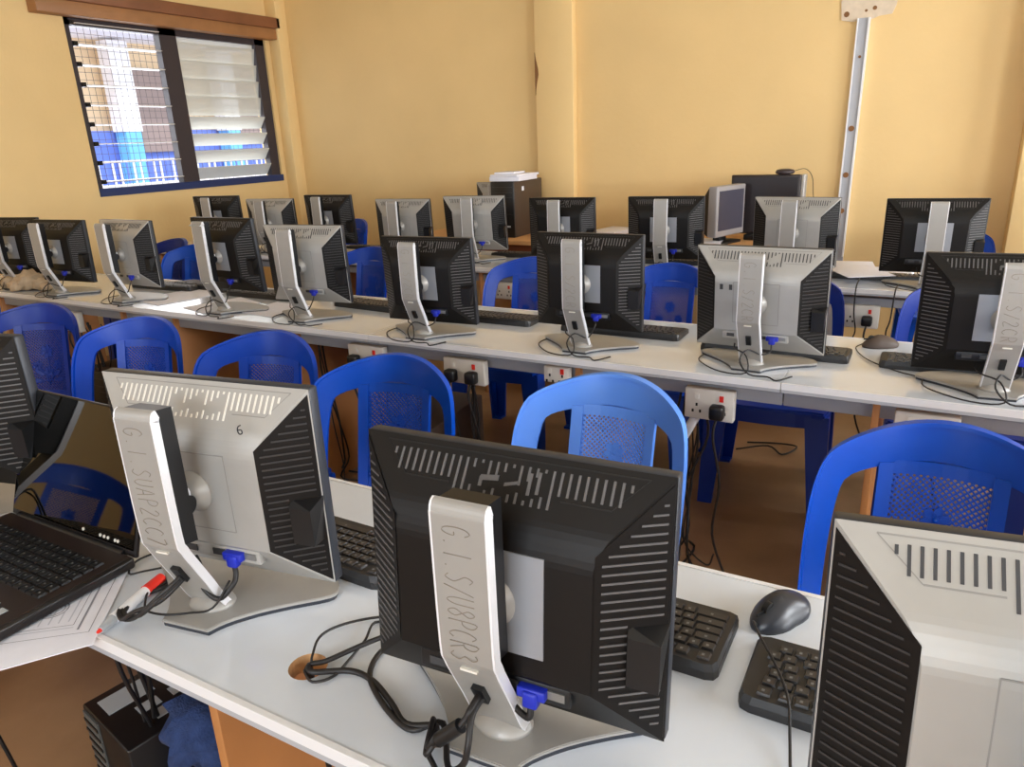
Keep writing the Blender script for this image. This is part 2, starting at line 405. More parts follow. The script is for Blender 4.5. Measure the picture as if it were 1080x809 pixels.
# ------------------------------------------------------------------ LCD monitor
W2, H2, IX, IT, IB, DP = .188, .155, .118, .078, -.085, .05
def ysurf(x, z):
    ys = -DP*min(1, (W2-abs(x))/(W2-IX)); yt = -DP*min(1, (H2-z)/(H2-IT)); yb = -DP*min(1, (z+H2)/(IB+H2))
    return max(ys, yt, yb)
def fquad(mb, x0, z0, x1, z1, hw, vertical, m, th=.0012):
    # thin raised rib following the shell from (x0,z0) to (x1,z1)
    if vertical: c = [(x0-hw, z0), (x0+hw, z0), (x1+hw, z1), (x1-hw, z1)]
    else: c = [(x0, z0-hw), (x1, z1-hw), (x1, z1+hw), (x0, z0+hw)]
    a = [(x, ysurf(x, z)+.001, z) for x, z in c]; b = [(x, ysurf(x, z)-th, z) for x, z in c]
    mb.hull(b, a, m)
def shell(kind):
    mb = MB(); m = BLK if kind == 'black' else SIL
    O = [(-W2, 0, -H2), (W2, 0, -H2), (W2, 0, H2), (-W2, 0, H2)]; I = [(-IX, -DP, IB), (IX, -DP, IB), (IX, -DP, IT), (-IX, -DP, IT)]
    b = bmesh.new(); vs = [b.verts.new(v) for v in O+I]
    for f in ((0, 1, 5, 4), (1, 2, 6, 5), (2, 3, 7, 6), (3, 0, 4, 7), (4, 5, 6, 7), (3, 2, 1, 0)): b.faces.new([vs[i] for i in f])
    bmesh.ops.recalc_face_normals(b, faces=b.faces)
    ed = [e for e in b.edges if all(v.co.y < -.01 for v in e.verts)]+[e for e in b.edges if (e.verts[0].co.y < -.01) != (e.verts[1].co.y < -.01)]
    hz = [e for e in ed if all(v.co.y < -.01 for v in e.verts) and abs(e.verts[0].co.z-e.verts[1].co.z) < 1e-5 and e.verts[0].co.z > 0]
    bmesh.ops.bevel(b, geom=hz, offset=.024, segments=6, affect='EDGES', profile=.5)
    mb.bm(b, m, None, False)
    rib = {'black': RIB, 'silver': SLOT, 'silver_lit': RIBL}[kind]  # the white ribs carry a reflection on the slots as colour
    x = -.140
    while x < .149:
        d = abs(x-.005)
        if d < .047:      # broken pattern in the middle
            k = int(round((x+.14)/.0095))
            fquad(mb, x, .1085, x, .1125+.003*(k % 3), .0013, True, rib)
            fquad(mb, x, .1405-.005*((k*7) % 4), x, .1435, .0013, True, rib)
        elif d < .06: fquad(mb, x, .1085, x, .1435, .0014, True, rib)
        elif d > .138: fquad(mb, x, .136, x, .1425, .0014, True, rib)
        else: fquad(mb, x, .122, x, .1435, .0014, True, rib)
        x += .0095
    if kind == 'black':
        fquad(mb, -.025, .127, -.003, .129, .0025, False, rib); fquad(mb, -.024, .119, -.024, .128, .002, True, rib)
        fquad(mb, .005, .124, .022, .128, .0015, False, rib); fquad(mb, .034, .118, .034, .138, .0018, True, rib); fquad(mb, .044, .120, .044, .14, .0018, True, rib)
    ln = BLKD if kind == 'black' else LINE
    for (a, b_, c, d_) in ((-.155, .149, .162, .149), ): fquad(mb, a, b_, c, d_, .0006, False, ln, .0006)
    for (a, b_, c, d_) in ((-.155, .149, -.120, .1175), (.162, .149, .128, .1175)): fquad(mb, a, b_, c, d_, .0006, True, ln, .0006)
    fquad(mb, -.120, .1175, -.062, .1175, .0006, False, ln, .0006); fquad(mb, .072, .1175, .128, .1175, .0006, False, ln, .0006)
    if kind != 'black':
        for (a, b_, c, d_, v) in ((-.065, .062, .065, .062, 0), (-.065, -.06, .065, -.06, 0), (-.065, -.06, -.065, .062, 1), (.065, -.06, .065, .062, 1)):
            fquad(mb, a, b_, c, d_, .0007, bool(v), ln, .0005)
    # connector bay
    mb.box((.0, -.039, -.1015), (.19, .014, .024), BLKD if kind == 'black' else SIL, .002)
    for x_ in (-.07, -.03, .022, .078): mb.box((x_, -.0465, -.101), (.022, .003, .010), STEEL if x_ > .05 else SLOT)
    return mb
def grille(sgn, kind):
    mb = MB(); m = BLK
    def P(x, z, o): return (sgn*x, -DP*(W2-x)/(W2-IX)-o, z)
    c = [(.1865, -.148), (.1865, .148), (.120, .076), (.120, -.083)]
    a = [P(x, z, -.0015) for x, z in c]; b = [P(x, z, .0012) for x, z in c]
    if sgn < 0: a.reverse(); b.reverse()
    mb.hull(a, b, m)
    z = -.128; k = 0
    rb = RIB if kind == 'black' else RIBD
    while z < .134:
        xi = .1265
        if z > .07: xi = .1265+(z-.07)*.90
        if z < -.078: xi = .1265+(-.078-z)*.95
        xo = .182
        if sgn > 0 and -.080 < z < -.0: xo = .150
        if xo-xi > .003:
            q = [(xi, z-.0011), (xo, z-.0011), (xo, z+.0011), (xi, z+.0011)]
            A = [P(x, zz, .0008) for x, zz in q]; B = [P(x, zz, .0026) for x, zz in q]
            if sgn > 0: A.reverse(); B.reverse()
            mb.hull(B, A, rb)
        z += .0102; k += 1
    return mb
def column_mesh(top):
    mb = MB(); prof = [(-.058, .006), (-.072, .030), (-.090, .070), (-.108, .108), (-.1225, .140), (-.1282, .168), (-.1285, top-.03), (-.1275, top-.012), (-.124, top-.003), (-.118, top)]
    P3 = [Vector((0, y_, z_)) for y_, z_ in prof]; P3 = catmull(P3, 3)
    n_ = len(P3); out = []; inn = []
    for i, p_ in enumerate(P3):
        t_ = (P3[min(i+1, n_-1)]-P3[max(i-1, 0)]).normalized(); nn = Vector((0, t_.z, -t_.y))
        out.append(p_); inn.append(p_+nn*.013)
    def hw(z_): return .031 if z_ > .12 else .031-.0*(.12-z_)
    def strip(xa, xb, m_, off=0):
        vs = []
        for o_, i_ in zip(out, inn):
            d_ = (o_-i_).normalized()*off
            vs += [(xa, o_.y+d_.y, o_.z+d_.z), (xb, o_.y+d_.y, o_.z+d_.z), (xb, i_.y, i_.z), (xa, i_.y, i_.z)]
        fs = [[4*i+k, 4*i+(k+1) % 4, 4*(i+1)+(k+1) % 4, 4*(i+1)+k] for i in range(n_-1) for k in range(4)]
        fs = [f[::-1] for f in fs]+[[0, 1, 2, 3], [4*(n_-1)+k for k in (3, 2, 1, 0)]]
        mb.add(vs, fs, m_)
    strip(-.0300, .0300, SILB); strip(-.0328, -.0298, CHR, -.0005); strip(.0298, .0328, CHR, -.0005)
    mb.box((0, -.1225, .139), (.020, .008, .0028), RIBL, M=None)
    return mb
def core_mesh(top): return MB().hull([(-.026, -.118, .148), (.026, -.118, .148), (.026, -.084, .140), (-.026, -.084, .140)],
                                     [(-.0275, -.118, top-.002), (.0275, -.118, top-.002), (.0275, -.086, top-.006), (-.0275, -.086, top-.006)], BLKD)
def base_poly():
    half = [(.042, -.115), (.054, -.090), (.084, -.056), (.125, -.022), (.168, .010), (.171, .030), (.150, .055), (.10, .076), (.05, .086)]
    P_ = [Vector((x, y_, 0)) for x, y_ in half]; P_ = catmull(P_, 3); h = [(v.x, v.y) for v in P_]
    return h+[(-x, y_) for x, y_ in reversed(h)]
def base_mesh():
    mb = MB(); mb.prism(base_poly(), .006, .0115, SILB, None, .0012)
    mb.lathe([(.038, .0105), (.036, .015), (.030, .022), (.022, .027), (.012, .031), (.002, .032)], SILB, n=28, M=Matrix.Translation((0, -.055, 0)) @ Matrix.Scale(.8, 4, (0, 1, 0)))
    return mb
def pad_mesh():
    P_ = [(x*.985, y_*.985) for x, y_ in base_poly()]
    return MB().prism(P_, 0, .0062, BEZ)
GLY = {  # hand written strokes on a 1 x 1.4 grid
 'G': [[(.9, 1.15), (.6, 1.4), (.2, 1.2), (.05, .7), (.2, .15), (.6, 0), (.9, .3), (.9, .6), (.55, .6)]], '1': [[(.5, 1.4), (.5, 0)]], '.': [[(.4, .05), (.5, .1)]],
 'S': [[(.85, 1.25), (.45, 1.4), (.15, 1.05), (.5, .75), (.85, .4), (.5, 0), (.1, .15)]], '/': [[(.9, 1.4), (.1, -.1)]], 'U': [[(.1, 1.4), (.1, .4), (.45, 0), (.85, .4), (.85, 1.4)]],
 '8': [[(.5, .75), (.15, 1.1), (.5, 1.4), (.85, 1.1), (.5, .75), (.1, .35), (.5, 0), (.9, .35), (.5, .75)]], 'P': [[(.15, 0), (.15, 1.4), (.7, 1.35), (.85, 1.05), (.6, .75), (.15, .7)]],
 'C': [[(.9, 1.2), (.5, 1.4), (.1, .9), (.15, .3), (.55, 0), (.9, .2)]], 'R': [[(.15, 0), (.15, 1.4), (.7, 1.35), (.85, 1.05), (.6, .75), (.15, .7)], [(.4, .7), (.9, 0)]],
 '3': [[(.1, 1.3), (.5, 1.4), (.8, 1.1), (.45, .75), (.9, .4), (.5, 0), (.1, .15)]], 'A': [[(.05, 0), (.45, 1.4), (.85, 0)], [(.2, .5), (.7, .5)]], '2': [[(.15, 1.15), (.5, 1.4), (.85, 1.05), (.1, 0), (.9, .05)]],
 '7': [[(.1, 1.4), (.85, 1.4), (.35, 0)]], 'H': [[(.1, 1.4), (.1, 0)], [(.85, 1.4), (.85, 0)], [(.1, .7), (.85, .7)]], '6': [[(.75, 1.35), (.3, 1.1), (.1, .5), (.35, 0), (.8, .2), (.75, .65), (.2, .6)]]}
def writing(txt, top, m=INK, sz=.0215, r=.0005, zl=None):
    # runs down the column, letter tops to the right
    mb = MB(); z = top-.024; step = ((top-.024)-.150)/len(txt)
    for ch in txt:
        for st in GLY[ch]:
            q = [Vector((-.018+py*sz*1.05, -.1290, z-px*step*.78)) for px, py in st]
            mb.tube(q, r, m, 4, 3)
        z -= step
    return mb
MON = []
def monitor(label, x, y, gap, yaw, tilt, kind='black', z0=DZ, text=None, plug=True, cable=True, hand=None, lit_slots=False, group=None, sdy=0.0, tcut=0.0, ports=False):
    t_ = thing('lcd_monitor', label, 'monitor', (x, y, z0), R(yaw), group)
    top = round(gap+.308-tcut, 3)
    link('stand_base', cached('stand_base', base_mesh), t_); 
    link('base_pad', cached('base_pad', pad_mesh), t_.children[0])
    c_ = link('stand_column', cached('stand_column_%.3f' % top, lambda: column_mesh(top)), t_)
    link('column_core', cached('column_core_%.3f' % top, lambda: core_mesh(top)), c_)
    hole = lambda: MB().hull([(-.007, -.1005, .076), (.007, -.1005, .076), (.007, -.1135, .104), (-.007, -.1135, .104)], [(-.007, -.09, .080), (.007, -.09, .080), (.007, -.10, .108), (-.007, -.10, .108)], BLKD)
    link('cable_slot', cached('cable_slot', hole), c_)
    if text: writing(text, top).obj('handwriting', c_)
    T = Matrix.Translation((0, 0, gap+H2)) @ Matrix.Rotation(R(tilt), 4, 'X')
    def part(name, key, fn, par=t_, loc=True):
        o = link(name, cached(key, fn), par)
        if loc: o.matrix_local = T
        return o
    bz = part('bezel', 'bezel', lambda: MB().box((0, .0105, 0), (2*W2+.001, .021, 2*H2+.001), BEZ, .0035))
    link('screen', cached('screen', lambda: MB().box((0, .0213, .004), (.338, .001, .27), SCR)), bz)
    sk = kind if kind != 'silver' else ('silver_lit' if lit_slots else 'silver')
    ck = part('back_cover', 'back_'+sk, lambda: shell(sk))
    gk = 'black' if kind == 'black' else 'silver'
    for sg in (-1, 1): link('side_grille', cached('grille_%s_%d' % (gk, sg), lambda: grille(sg, gk)), ck)
    if kind == 'black': link('mounting_plate', cached('mplate', lambda: MB().box((0, -DP-.0006, .002), (.130, .002, .120), PLATE)), ck)
    link('port_block', cached('port_block', lambda: MB().hull([(.150, -.024, -.078), (.182, -.0, -.078), (.188, .004, -.006), (.150, -.024, -.006)][::-1],
         [(.152, -.034, -.073), (.187, -.034, -.073), (.187, -.034, -.016), (.152, -.034, -.016)][::-1], BLKD)), ck)
    if ports:
        for x_ in (-.1, -.073): link('usb_port', cached('usb_port%d' % int(x_*1000), lambda: MB().box((x_, -DP-.0006, .046), (.009, .002, .016), SLOT)), ck)
    hm = Matrix.Rotation(R(90), 4, 'X')
    part('hinge', 'hinge', lambda: MB().lathe([(.033, DP-.001), (.032, DP+.003), (.022, DP+.012), (.018, DP+.018), (.003, DP+.019)], SILB, n=28, M=hm)
         .box((0, -.077, 0), (.026, .03, .034), CHR, .008).cyl((-.021, -.083, -.004), (.021, -.083, -.004), .0145, BLKD, 16))
    if plug:
        pg = part('video_plug', 'video_plug', lambda: MB().box((.052, -.0475, -.101), (.034, .018, .013), VGAB, .002).box((.052, -.0535, -.107), (.018, .013, .020), VGAB, .003))
    if cable:
        zz = -(gap+H2)
        P0 = T @ Vector((.052, -.0535, -.116))
        if hand is None:
            s_ = random.choice((-1, 1))*.01
            pts = [P0, P0+Vector((0, -.012, -.02)), Vector((.03, -.075, .045)), Vector((.0, -.108, .065)), Vector((-.012, -.140, .04)), Vector((.03+s_, -.158, .008)), Vector((.07, -.150, .005)), Vector((.10, -.165+s_, .005)), Vector((.13, -.12, .005))]
            MB().tube(pts, .0024, CAB, 6, 4).tube([Vector((-.05, -.06, gap+.03)), Vector((-.04, -.09, .06)), Vector((.0, -.12, .05)), Vector((.01, -.15, .008)), Vector((-.06, -.155, .005)), Vector((-.13, -.10, .005)), Vector((-.16, -.04, .005)), Vector((-.14, .06, .005))], .0021, CAB, 6, 4).obj('cable', t_)
        else:
            hand(t_, P0)
    if sdy:
        for o in t_.children:
            if o.name.split('.')[0] in ('stand_base', 'stand_column'): o.location.y += sdy
    MON.append(t_); return t_

def cables_B(t_, P0):
    M = (Matrix.Translation(t_.location) @ Matrix.Rotation(t_.rotation_euler.z, 4, 'Z')).inverted()
    z = DZ+.005
    wl = lambda pts: [M @ Vector(p) for p in pts]
    S0 = Vector((0, -.066, .092)); S1 = Vector((-.001, -.100, .088))      # through the slot of the column
    MB().tube([P0, P0+Vector((-.002, -.004, -.014)), Vector((.030, -.060, .068)), Vector((.012, -.058, .086)), S0, S1, Vector((-.005, -.107, .078)), Vector((-.012, -.112, .068))], .0040, CAB, 8, 5).obj('video_cable', t_)
    MB().tube([Vector((-.042, -.118, .041)), Vector((-.052, -.116, .030))]+wl([(-.434, .545, z+.012), (-.475, .540, z+.002), (-.515, .562, z), (-.560, .582, z), (-.600, .584, z), (-.640, .556, z+.004), (-.655, .562, z+.002), (-.664, .568, z-.02), (-.662, .572, z-.09), (-.658, .575, .55)]), .0040, CAB, 8, 5).obj('power_cable', t_)
    MB().tube([S0+Vector((.003, 0, -.004)), S1+Vector((.003, -.004, -.004)), Vector((.006, -.124, .062)), Vector((.000, -.128, .036)), Vector((-.022, -.124, .020))]+wl([(-.432, .556, z+.008), (-.462, .536, z+.002), (-.500, .545, z), (-.545, .568, z), (-.574, .592, z), (-.588, .632, z), (-.575, .68, z)]), .0038, CAB, 8, 5).obj('power_cable', t_)
    MB().tube([Vector((-.041, -.119, .040)), Vector((-.050, -.124, .028))]+wl([(-.441, .550, z+.016), (-.430, .530, z+.008), (-.425, .515, z+.004), (-.404, .500, z), (-.400, .480, z), (-.398, .462, z-.01), (-.396, .455, z-.1)]), .0034, CAB, 8, 5).obj('power_cable', t_)
    MB().tube(wl([(-.575, .70, z+.004), (-.605, .645, z+.006), (-.622, .612, z+.006), (-.640, .580, z+.004), (-.655, .566, z+.003), (-.662, .572, z-.02), (-.66, .57, .6)]), .0036, CAB, 8, 5).obj('power_cable', t_)
    MB().tube(wl([(-.600, .715, z), (-.641, .692, z), (-.672, .655, z+.003), (-.684, .62, z+.004), (-.670, .588, z+.003), (-.663, .574, z-.02), (-.66, .57, .6)]), .0020, CAB, 6, 5).obj('mouse_cable', t_)
    MB().tube(wl([(-.600, .690, z), (-.637, .680, z), (-.622, .640, z+.002), (-.617, .600, z), (-.614, .565, z), (-.632, .545, z), (-.655, .555, z+.002), (-.665, .568, z-.02)]), .0020, CAB, 6, 5).obj('mouse_cable', t_)
    MB().cyl((-.010, -.111, .070), (-.036, -.117, .046), .0085, BLKD, 12).cyl((-.036, -.117, .046), (-.043, -.118, .040), .0085, BLKD, 12, .005).obj('cable_connector', t_)
def cables_A(t_, P0):
    M = (Matrix.Translation(t_.location) @ Matrix.Rotation(t_.rotation_euler.z, 4, 'Z')).inverted()
    z = DZ+.005
    wl = lambda pts: [M @ Vector(p) for p in pts]
    MB().tube([P0, P0+Vector((.002, -.002, -.014)), P0+Vector((.002, -.012, -.026)), Vector((.036, -.078, .038)), Vector((.012, -.080, .058)), Vector((.0, -.066, .080)), Vector((-.012, -.060, .092))], .0040, CAB, 8, 5).obj('video_cable', t_)
    MB().tube([P0+Vector((-.004, -.010, -.020)), Vector((.036, -.092, .032))]+wl([(-.893, .562, z+.012), (-.925, .545, z+.010), (-.965, .542, z+.006), (-.990, .556, z+.004), (-1.010, .575, z+.006), (-1.030, .592, z+.004)]), .0018, CAB, 6, 5).obj('mouse_cable', t_)
    for k, dx in ((0, 0), (1, .006), (2, -.005)):
        MB().tube([Vector((-.001, -.088, .092-.004*k)), Vector((-.002, -.108, .084-.004*k)), Vector((-.022, -.130, .064-.004*k)), Vector((-.055+dx, -.142, .034+.003*k)), Vector((-.088, -.138+dx, .018+.002*k)), Vector((-.118+dx, -.116, .014)), Vector((-.125, -.08+dx, .008)), Vector((-.12+2*dx, -.02, .005)), Vector((-.15, .05, .005))], .0034, CAB, 7, 5).obj('power_cable', t_)
    MB().tube(wl([(-1.01, .66, z), (-1.05, .645, z), (-1.075, .615, z+.002), (-1.095, .60, z), (-1.12, .63, z), (-1.11, .68, z)]), .0018, CAB, 6, 5).obj('mouse_cable', t_)
mA = monitor('silver monitor marked 6 on the front desk beside the laptop', -.901, .658, .044, 9.2, .7, 'silver', text='G.1.SUAP2CC7', lit_slots=True, hand=cables_A)
six = MB()
for st in GLY['6']: six.tube([Vector((.100+px*.010, -DP-.0008, .101+py*.010)) for px, py in st], .0009, INKD, 5, 3)
ck = [c for c in mA.children if c.name.startswith('back_cover')][0]; six.obj('number_six', ck)
monitor('large black monitor in the centre of the front desk, its stand written on', -.372, .625, .035, 3.4, -4.4, 'black', text='G.1.S/U8PCR3', hand=cables_B, sdy=.023, tcut=.007)
monitor('silver monitor cut off by the right edge of the photo, front desk', .150, .625, .040, 8.0, -7.5, 'silver')
monitor('black monitor at the left photo edge behind the laptop', -1.615, .64, .052, 13.0, .9, 'black')
ROW2 = [('black monitor at the very left of the middle row, half out of view', -4.345, 2.20, .058, 10, 0, 'black'),
 ('black monitor behind the crumpled beige cloth, middle row', -3.848, 2.160, .058, 5.4, -1.3, 'black'),
 ('first silver monitor from the left in the middle row', -3.316, 2.172, .065, -.4, .3, 'silver'),
 ('black monitor beside the loose white papers in the middle row', -2.633, 2.166, .087, -.5, 3.3, 'black'),
 ('silver monitor with blue plug right of the loose white papers', -2.183, 2.180, .064, 7.3, 2.6, 'silver'),
 ('black middle row monitor left of the one above the pale blue chair', -1.557, 2.140, .039, 3.5, 2.7, 'black'),
 ('black middle row monitor straight above the pale blue chair', -.952, 2.192, .060, -.7, -.5, 'black'),
 ('silver monitor with two small ports, second from the right in the middle row', -.406, 2.201, .036, -2.6, 5.0, 'silver'),
 ('black monitor at the right photo edge in the middle row', .194, 2.194, .038, 5.3, .7, 'black')]
ROW3 = [('small looking black monitor just under the louvre window', -4.421, 3.622, .054, 12.8, 2.7, 'black'),
 ('silver monitor under the right corner of the louvre window', -3.895, 3.622, .036, 9.4, 2.6, 'silver'),
 ('black monitor in the back row with a blue chair peeping out behind it', -3.423, 3.675, .058, 3.1, 3.5, 'black'),
 ('silver monitor in the back row with nothing but bare wall behind it', -2.769, 3.606, .040, 5.4, 2.3, 'silver'),
 ('silver monitor standing just left of the tower computer', -2.297, 3.663, .055, 10.2, 5.7, 'silver'),
 ('black monitor standing just right of the tower computer', -1.728, 3.634, .049, 4.2, 1.7, 'black'),
 ('black monitor between the tower computer and the old side-turned monitor', -1.144, 3.604, .059, 6.1, 4.1, 'black'),
 ('silver monitor in front of the wide dark screen, back row', -.532, 3.603, .056, -5.8, 1.8, 'silver'),
 ('black monitor at the right end of the back row beside the papers', .024, 3.582, .054, 4.7, 1.6, 'black')]
for (lb, x, y, g_, yw, tl, kd) in ROW2: monitor(lb, x, y, g_, yw, tl, kd, text='G.1.S/2CR' if x > -2 else None, ports='two small ports' in lb)
for (lb, x, y, g_, yw, tl, kd) in ROW3: monitor(lb, x, y, g_, yw, tl, kd)
monitor('silver monitor half hidden behind the tower computer', -2.86, 4.93, .05, 5, 2, 'silver', cable=False)

# ------------------------------------------------------------------ keyboards and mice
def kb_body():
    q = [(-.205, -.070), (.205, -.070), (.216, -.066), (.220, -.056), (.220, .056), (.216, .066), (.205, .070), (-.205, .070), (-.216, .066), (-.220, .056), (-.220, -.056), (-.216, -.066)]
    mb = MB().prism(q, 0, .012, KEYB)
    top = [(x*.985, y_*.97) for x, y_ in q]
    return mb.hull([(x, y_, .011) for x, y_ in q], [(x, y_, .0225-.009*(y_+.064)/.13) for x, y_ in top], KEYB)
def kb_keys():
    # keyboard faces +y (user side is +y)
    mb = MB(); rows = [(-.052, 15, 0)]+[(-.030+.0188*k, 15, k) for k in range(5)]
    def key(x, y, w_, z):
        mb.hull([(x-w_/2, y-.0085, z), (x+w_/2, y-.0085, z), (x+w_/2, y+.0085, z), (x-w_/2, y+.0085, z)],
                [(x-w_/2+.0018, y-.0068, z+.0055), (x+w_/2-.0018, y-.0068, z+.0055), (x+w_/2-.0018, y+.0065, z+.0048), (x-w_/2+.0018, y+.0065, z+.0048)], KEYC)
        mb.box((x-.001, y-.001, z+.0051), (.0035, .004, .0006), KEYT)
    for r_, (y, n_, sh) in enumerate(rows):
        z = .022-.009*(y+.064)/.13-.001
        x = .208; k = 0
        while x > -.200:
            w_ = .0175
            if r_ == 0 and k in (1, 6, 11, 15): x -= .010
            if k in (15, ): x -= .006
            if k in (18, ): x -= .006
            if r_ == 5 and k == 4: w_ = .108
            if r_ >= 2 and k == 0: w_ = .024+.004*r_
            if x-w_ < -.212: break
            key(x-w_/2, y, w_, z); x -= w_+.0013; k += 1
    return mb
def keyboard(label, x, y, yaw, group=None, pale=False, z=DZ, name='keyboard'):
    t_ = thing(name, label, 'keyboard', (x, y, z), R(yaw), group)
    link('keyboard_case', cached('kb_body', kb_body), t_); link('keys', cached('kb_keys', kb_keys), t_)
    return t_
keyboard('black keyboard behind the silver monitor marked 6, front desk', -.905, .822, -1)
keyboard('black keyboard at the right side of the central black monitor', -.385, .850, 0)
keyboard('black keyboard with the mouse cable crossing it, behind the silver monitor at the right', .087, .818, 0)
K2 = [('black keyboard under the edge of the leftmost silver middle row monitor', -3.42, 2.43, 3), ('dull black keyboard left of the black monitor by the white papers', -3.22, 2.50, -4), ('black keyboard right of the black monitor by the white papers', -2.72, 2.44, 0),
 ('black keyboard between the silver monitor with blue plug and its black neighbour', -2.02, 2.42, -4), ('black keyboard between the two black monitors in the centre of the middle row', -1.47, 2.40, 0),
 ('black keyboard right of the black monitor above the pale blue chair', -.905, 2.40, 0), ('black keyboard right of the silver monitor with two ports', -.375, 2.335, 0), ('black keyboard left of the monitor at the right photo edge', .145, 2.335, 0)]
for lb, x, y, yw in K2: keyboard(lb, x, y, yw)
K3 = [('dark keyboard below the papers at the right of the back row', -.16, 3.70, -1), ('dark keyboard beside the silver monitor left of the tower computer', -2.06, 3.86, 3),
      ('dark keyboard behind the back row monitor with the chair peeping out', -3.22, 3.87, 4), ('black keyboard behind the back row monitor between tower and old monitor', -1.14, 3.86, 2)]
for lb, x, y, yw in K3: keyboard(lb, x, y, yw)
def mouse_mesh(m):
    mb = MB(); b = bmesh.new(); bmesh.ops.create_uvsphere(b, u_segments=24, v_segments=16, radius=1)
    for v in b.verts:
        x, y, z = v.co
        sx = .032*(1-.10*y); v.co = Vector((sx*x*(1.0-.12*math.exp(-(y*3)**2)), .057*y, max(z, -.15)*(.034 if y < .1 else .036)*(1-.25*abs(y))+.005))
    mb.bm(b, m, None, True); return mb
def mouse(label, x, y, yaw, m=MOUS, cab=None):
    t_ = thing('computer_mouse', label, 'mouse', (x, y, DZ), R(yaw))
    mouse_mesh(m).obj('mouse_shell', t_)
    MB().cyl((-.004, .030, .028), (.004, .030, .028), .010, BLKD, 14).box((0, .038, .0275), (.0012, .034, .005), BLKD).obj('scroll_wheel', t_)
    if cab:
        M = (Matrix.Translation(t_.location) @ Matrix.Rotation(R(yaw), 4, 'Z')).inverted()
        MB().tube([M @ Vector(p) for p in cab], .0018, CAB, 6, 5).obj('cable', t_)
    return t_
mouse('black mouse touching the right-hand keyboard on the front desk', -.118, .955, 155, MOUS, [(-.140, .905, DZ+.012), (-.142, .885, DZ+.031), (-.125, .85, DZ+.034), (-.095, .80, DZ+.033), (-.075, .755, DZ+.03), (-.066, .72, DZ+.01), (-.055, .66, DZ+.003), (-.04, .58, DZ+.003), (-.03, .50, DZ+.003)])
mouse('dusty dark mouse on the middle row desk right of the silver monitor', -.085, 2.50, 120, mat('mouse_dusty', (84, 70, 62), .6, noise=.3), [(-.135, 2.48, DZ+.01), (-.15, 2.44, DZ+.004), (-.11, 2.33, DZ+.004), (-.03, 2.24, DZ+.004), (.02, 2.21, DZ+.004)])

# ------------------------------------------------------------------ chairs
def curve_y(x, z, k=1.0): return .215+(z-.42)*.20*k-.095*min(1.6, (abs(x)/.2)**2)
def resamp(P, n_):
    P = catmull([Vector((a, 0, b)) for a, b in P], 6); L = [0]
    for i in range(1, len(P)): L.append(L[-1]+(P[i]-P[i-1]).length)
    out = []
    for k in range(n_):
        s = L[-1]*k/(n_-1); i = 0
        while i < len(L)-2 and L[i+1] < s: i += 1
        t_ = (s-L[i])/max(1e-9, L[i+1]-L[i]); out.append(P[i].lerp(P[i+1], min(1, max(0, t_))))
    return out
OUT = [(-.222, .40), (-.226, .55), (-.226, .66), (-.220, .735), (-.206, .785), (-.18, .809), (-.12, .832), (-.06, .845), (0, .849)]
INN = [(-.184, .40), (-.186, .55), (-.183, .65), (-.176, .71), (-.168, .735), (-.145, .748), (-.10, .758), (-.05, .768), (0, .771)]
OUT = OUT+[(-a, b) for a, b in OUT[-2::-1]]; INN = INN+[(-a, b) for a, b in INN[-2::-1]]
def chair_back(m):
    mb = MB(); N = 65; A = resamp(OUT, N); B = resamp(INN, N); rings = []
    for a, b in zip(A, B):
        c = []
        for t_, dy in ((0, -.012), (0, .010), (.05, .0125), (.10, .0130), (.90, .0110), (.96, .009), (1, .004), (1, -.004), (.92, -.005), (.12, -.005), (.10, -.012)):
            q = a.lerp(b, t_); c.append(Vector((q.x, curve_y(q.x, q.z)+dy, q.z)))
        rings.append(c)
    n_ = len(rings[0])
    for ks in ((0, 1), (1, 2, 3, 4, 5, 6), (6, 7), (7, 8, 9), (9, 10), (10, 0)):
        w_ = len(ks); vs = [r_[k] for r_ in rings for k in ks]
        mb.add(vs, [[i*w_+j, (i+1)*w_+j, (i+1)*w_+j+1, i*w_+j+1] for i in range(N-1) for j in range(w_-1)], m, None, True)
    mb.add(rings[0], [list(range(n_))], m); mb.add(rings[-1], [list(range(n_))[::-1]], m)
    return mb
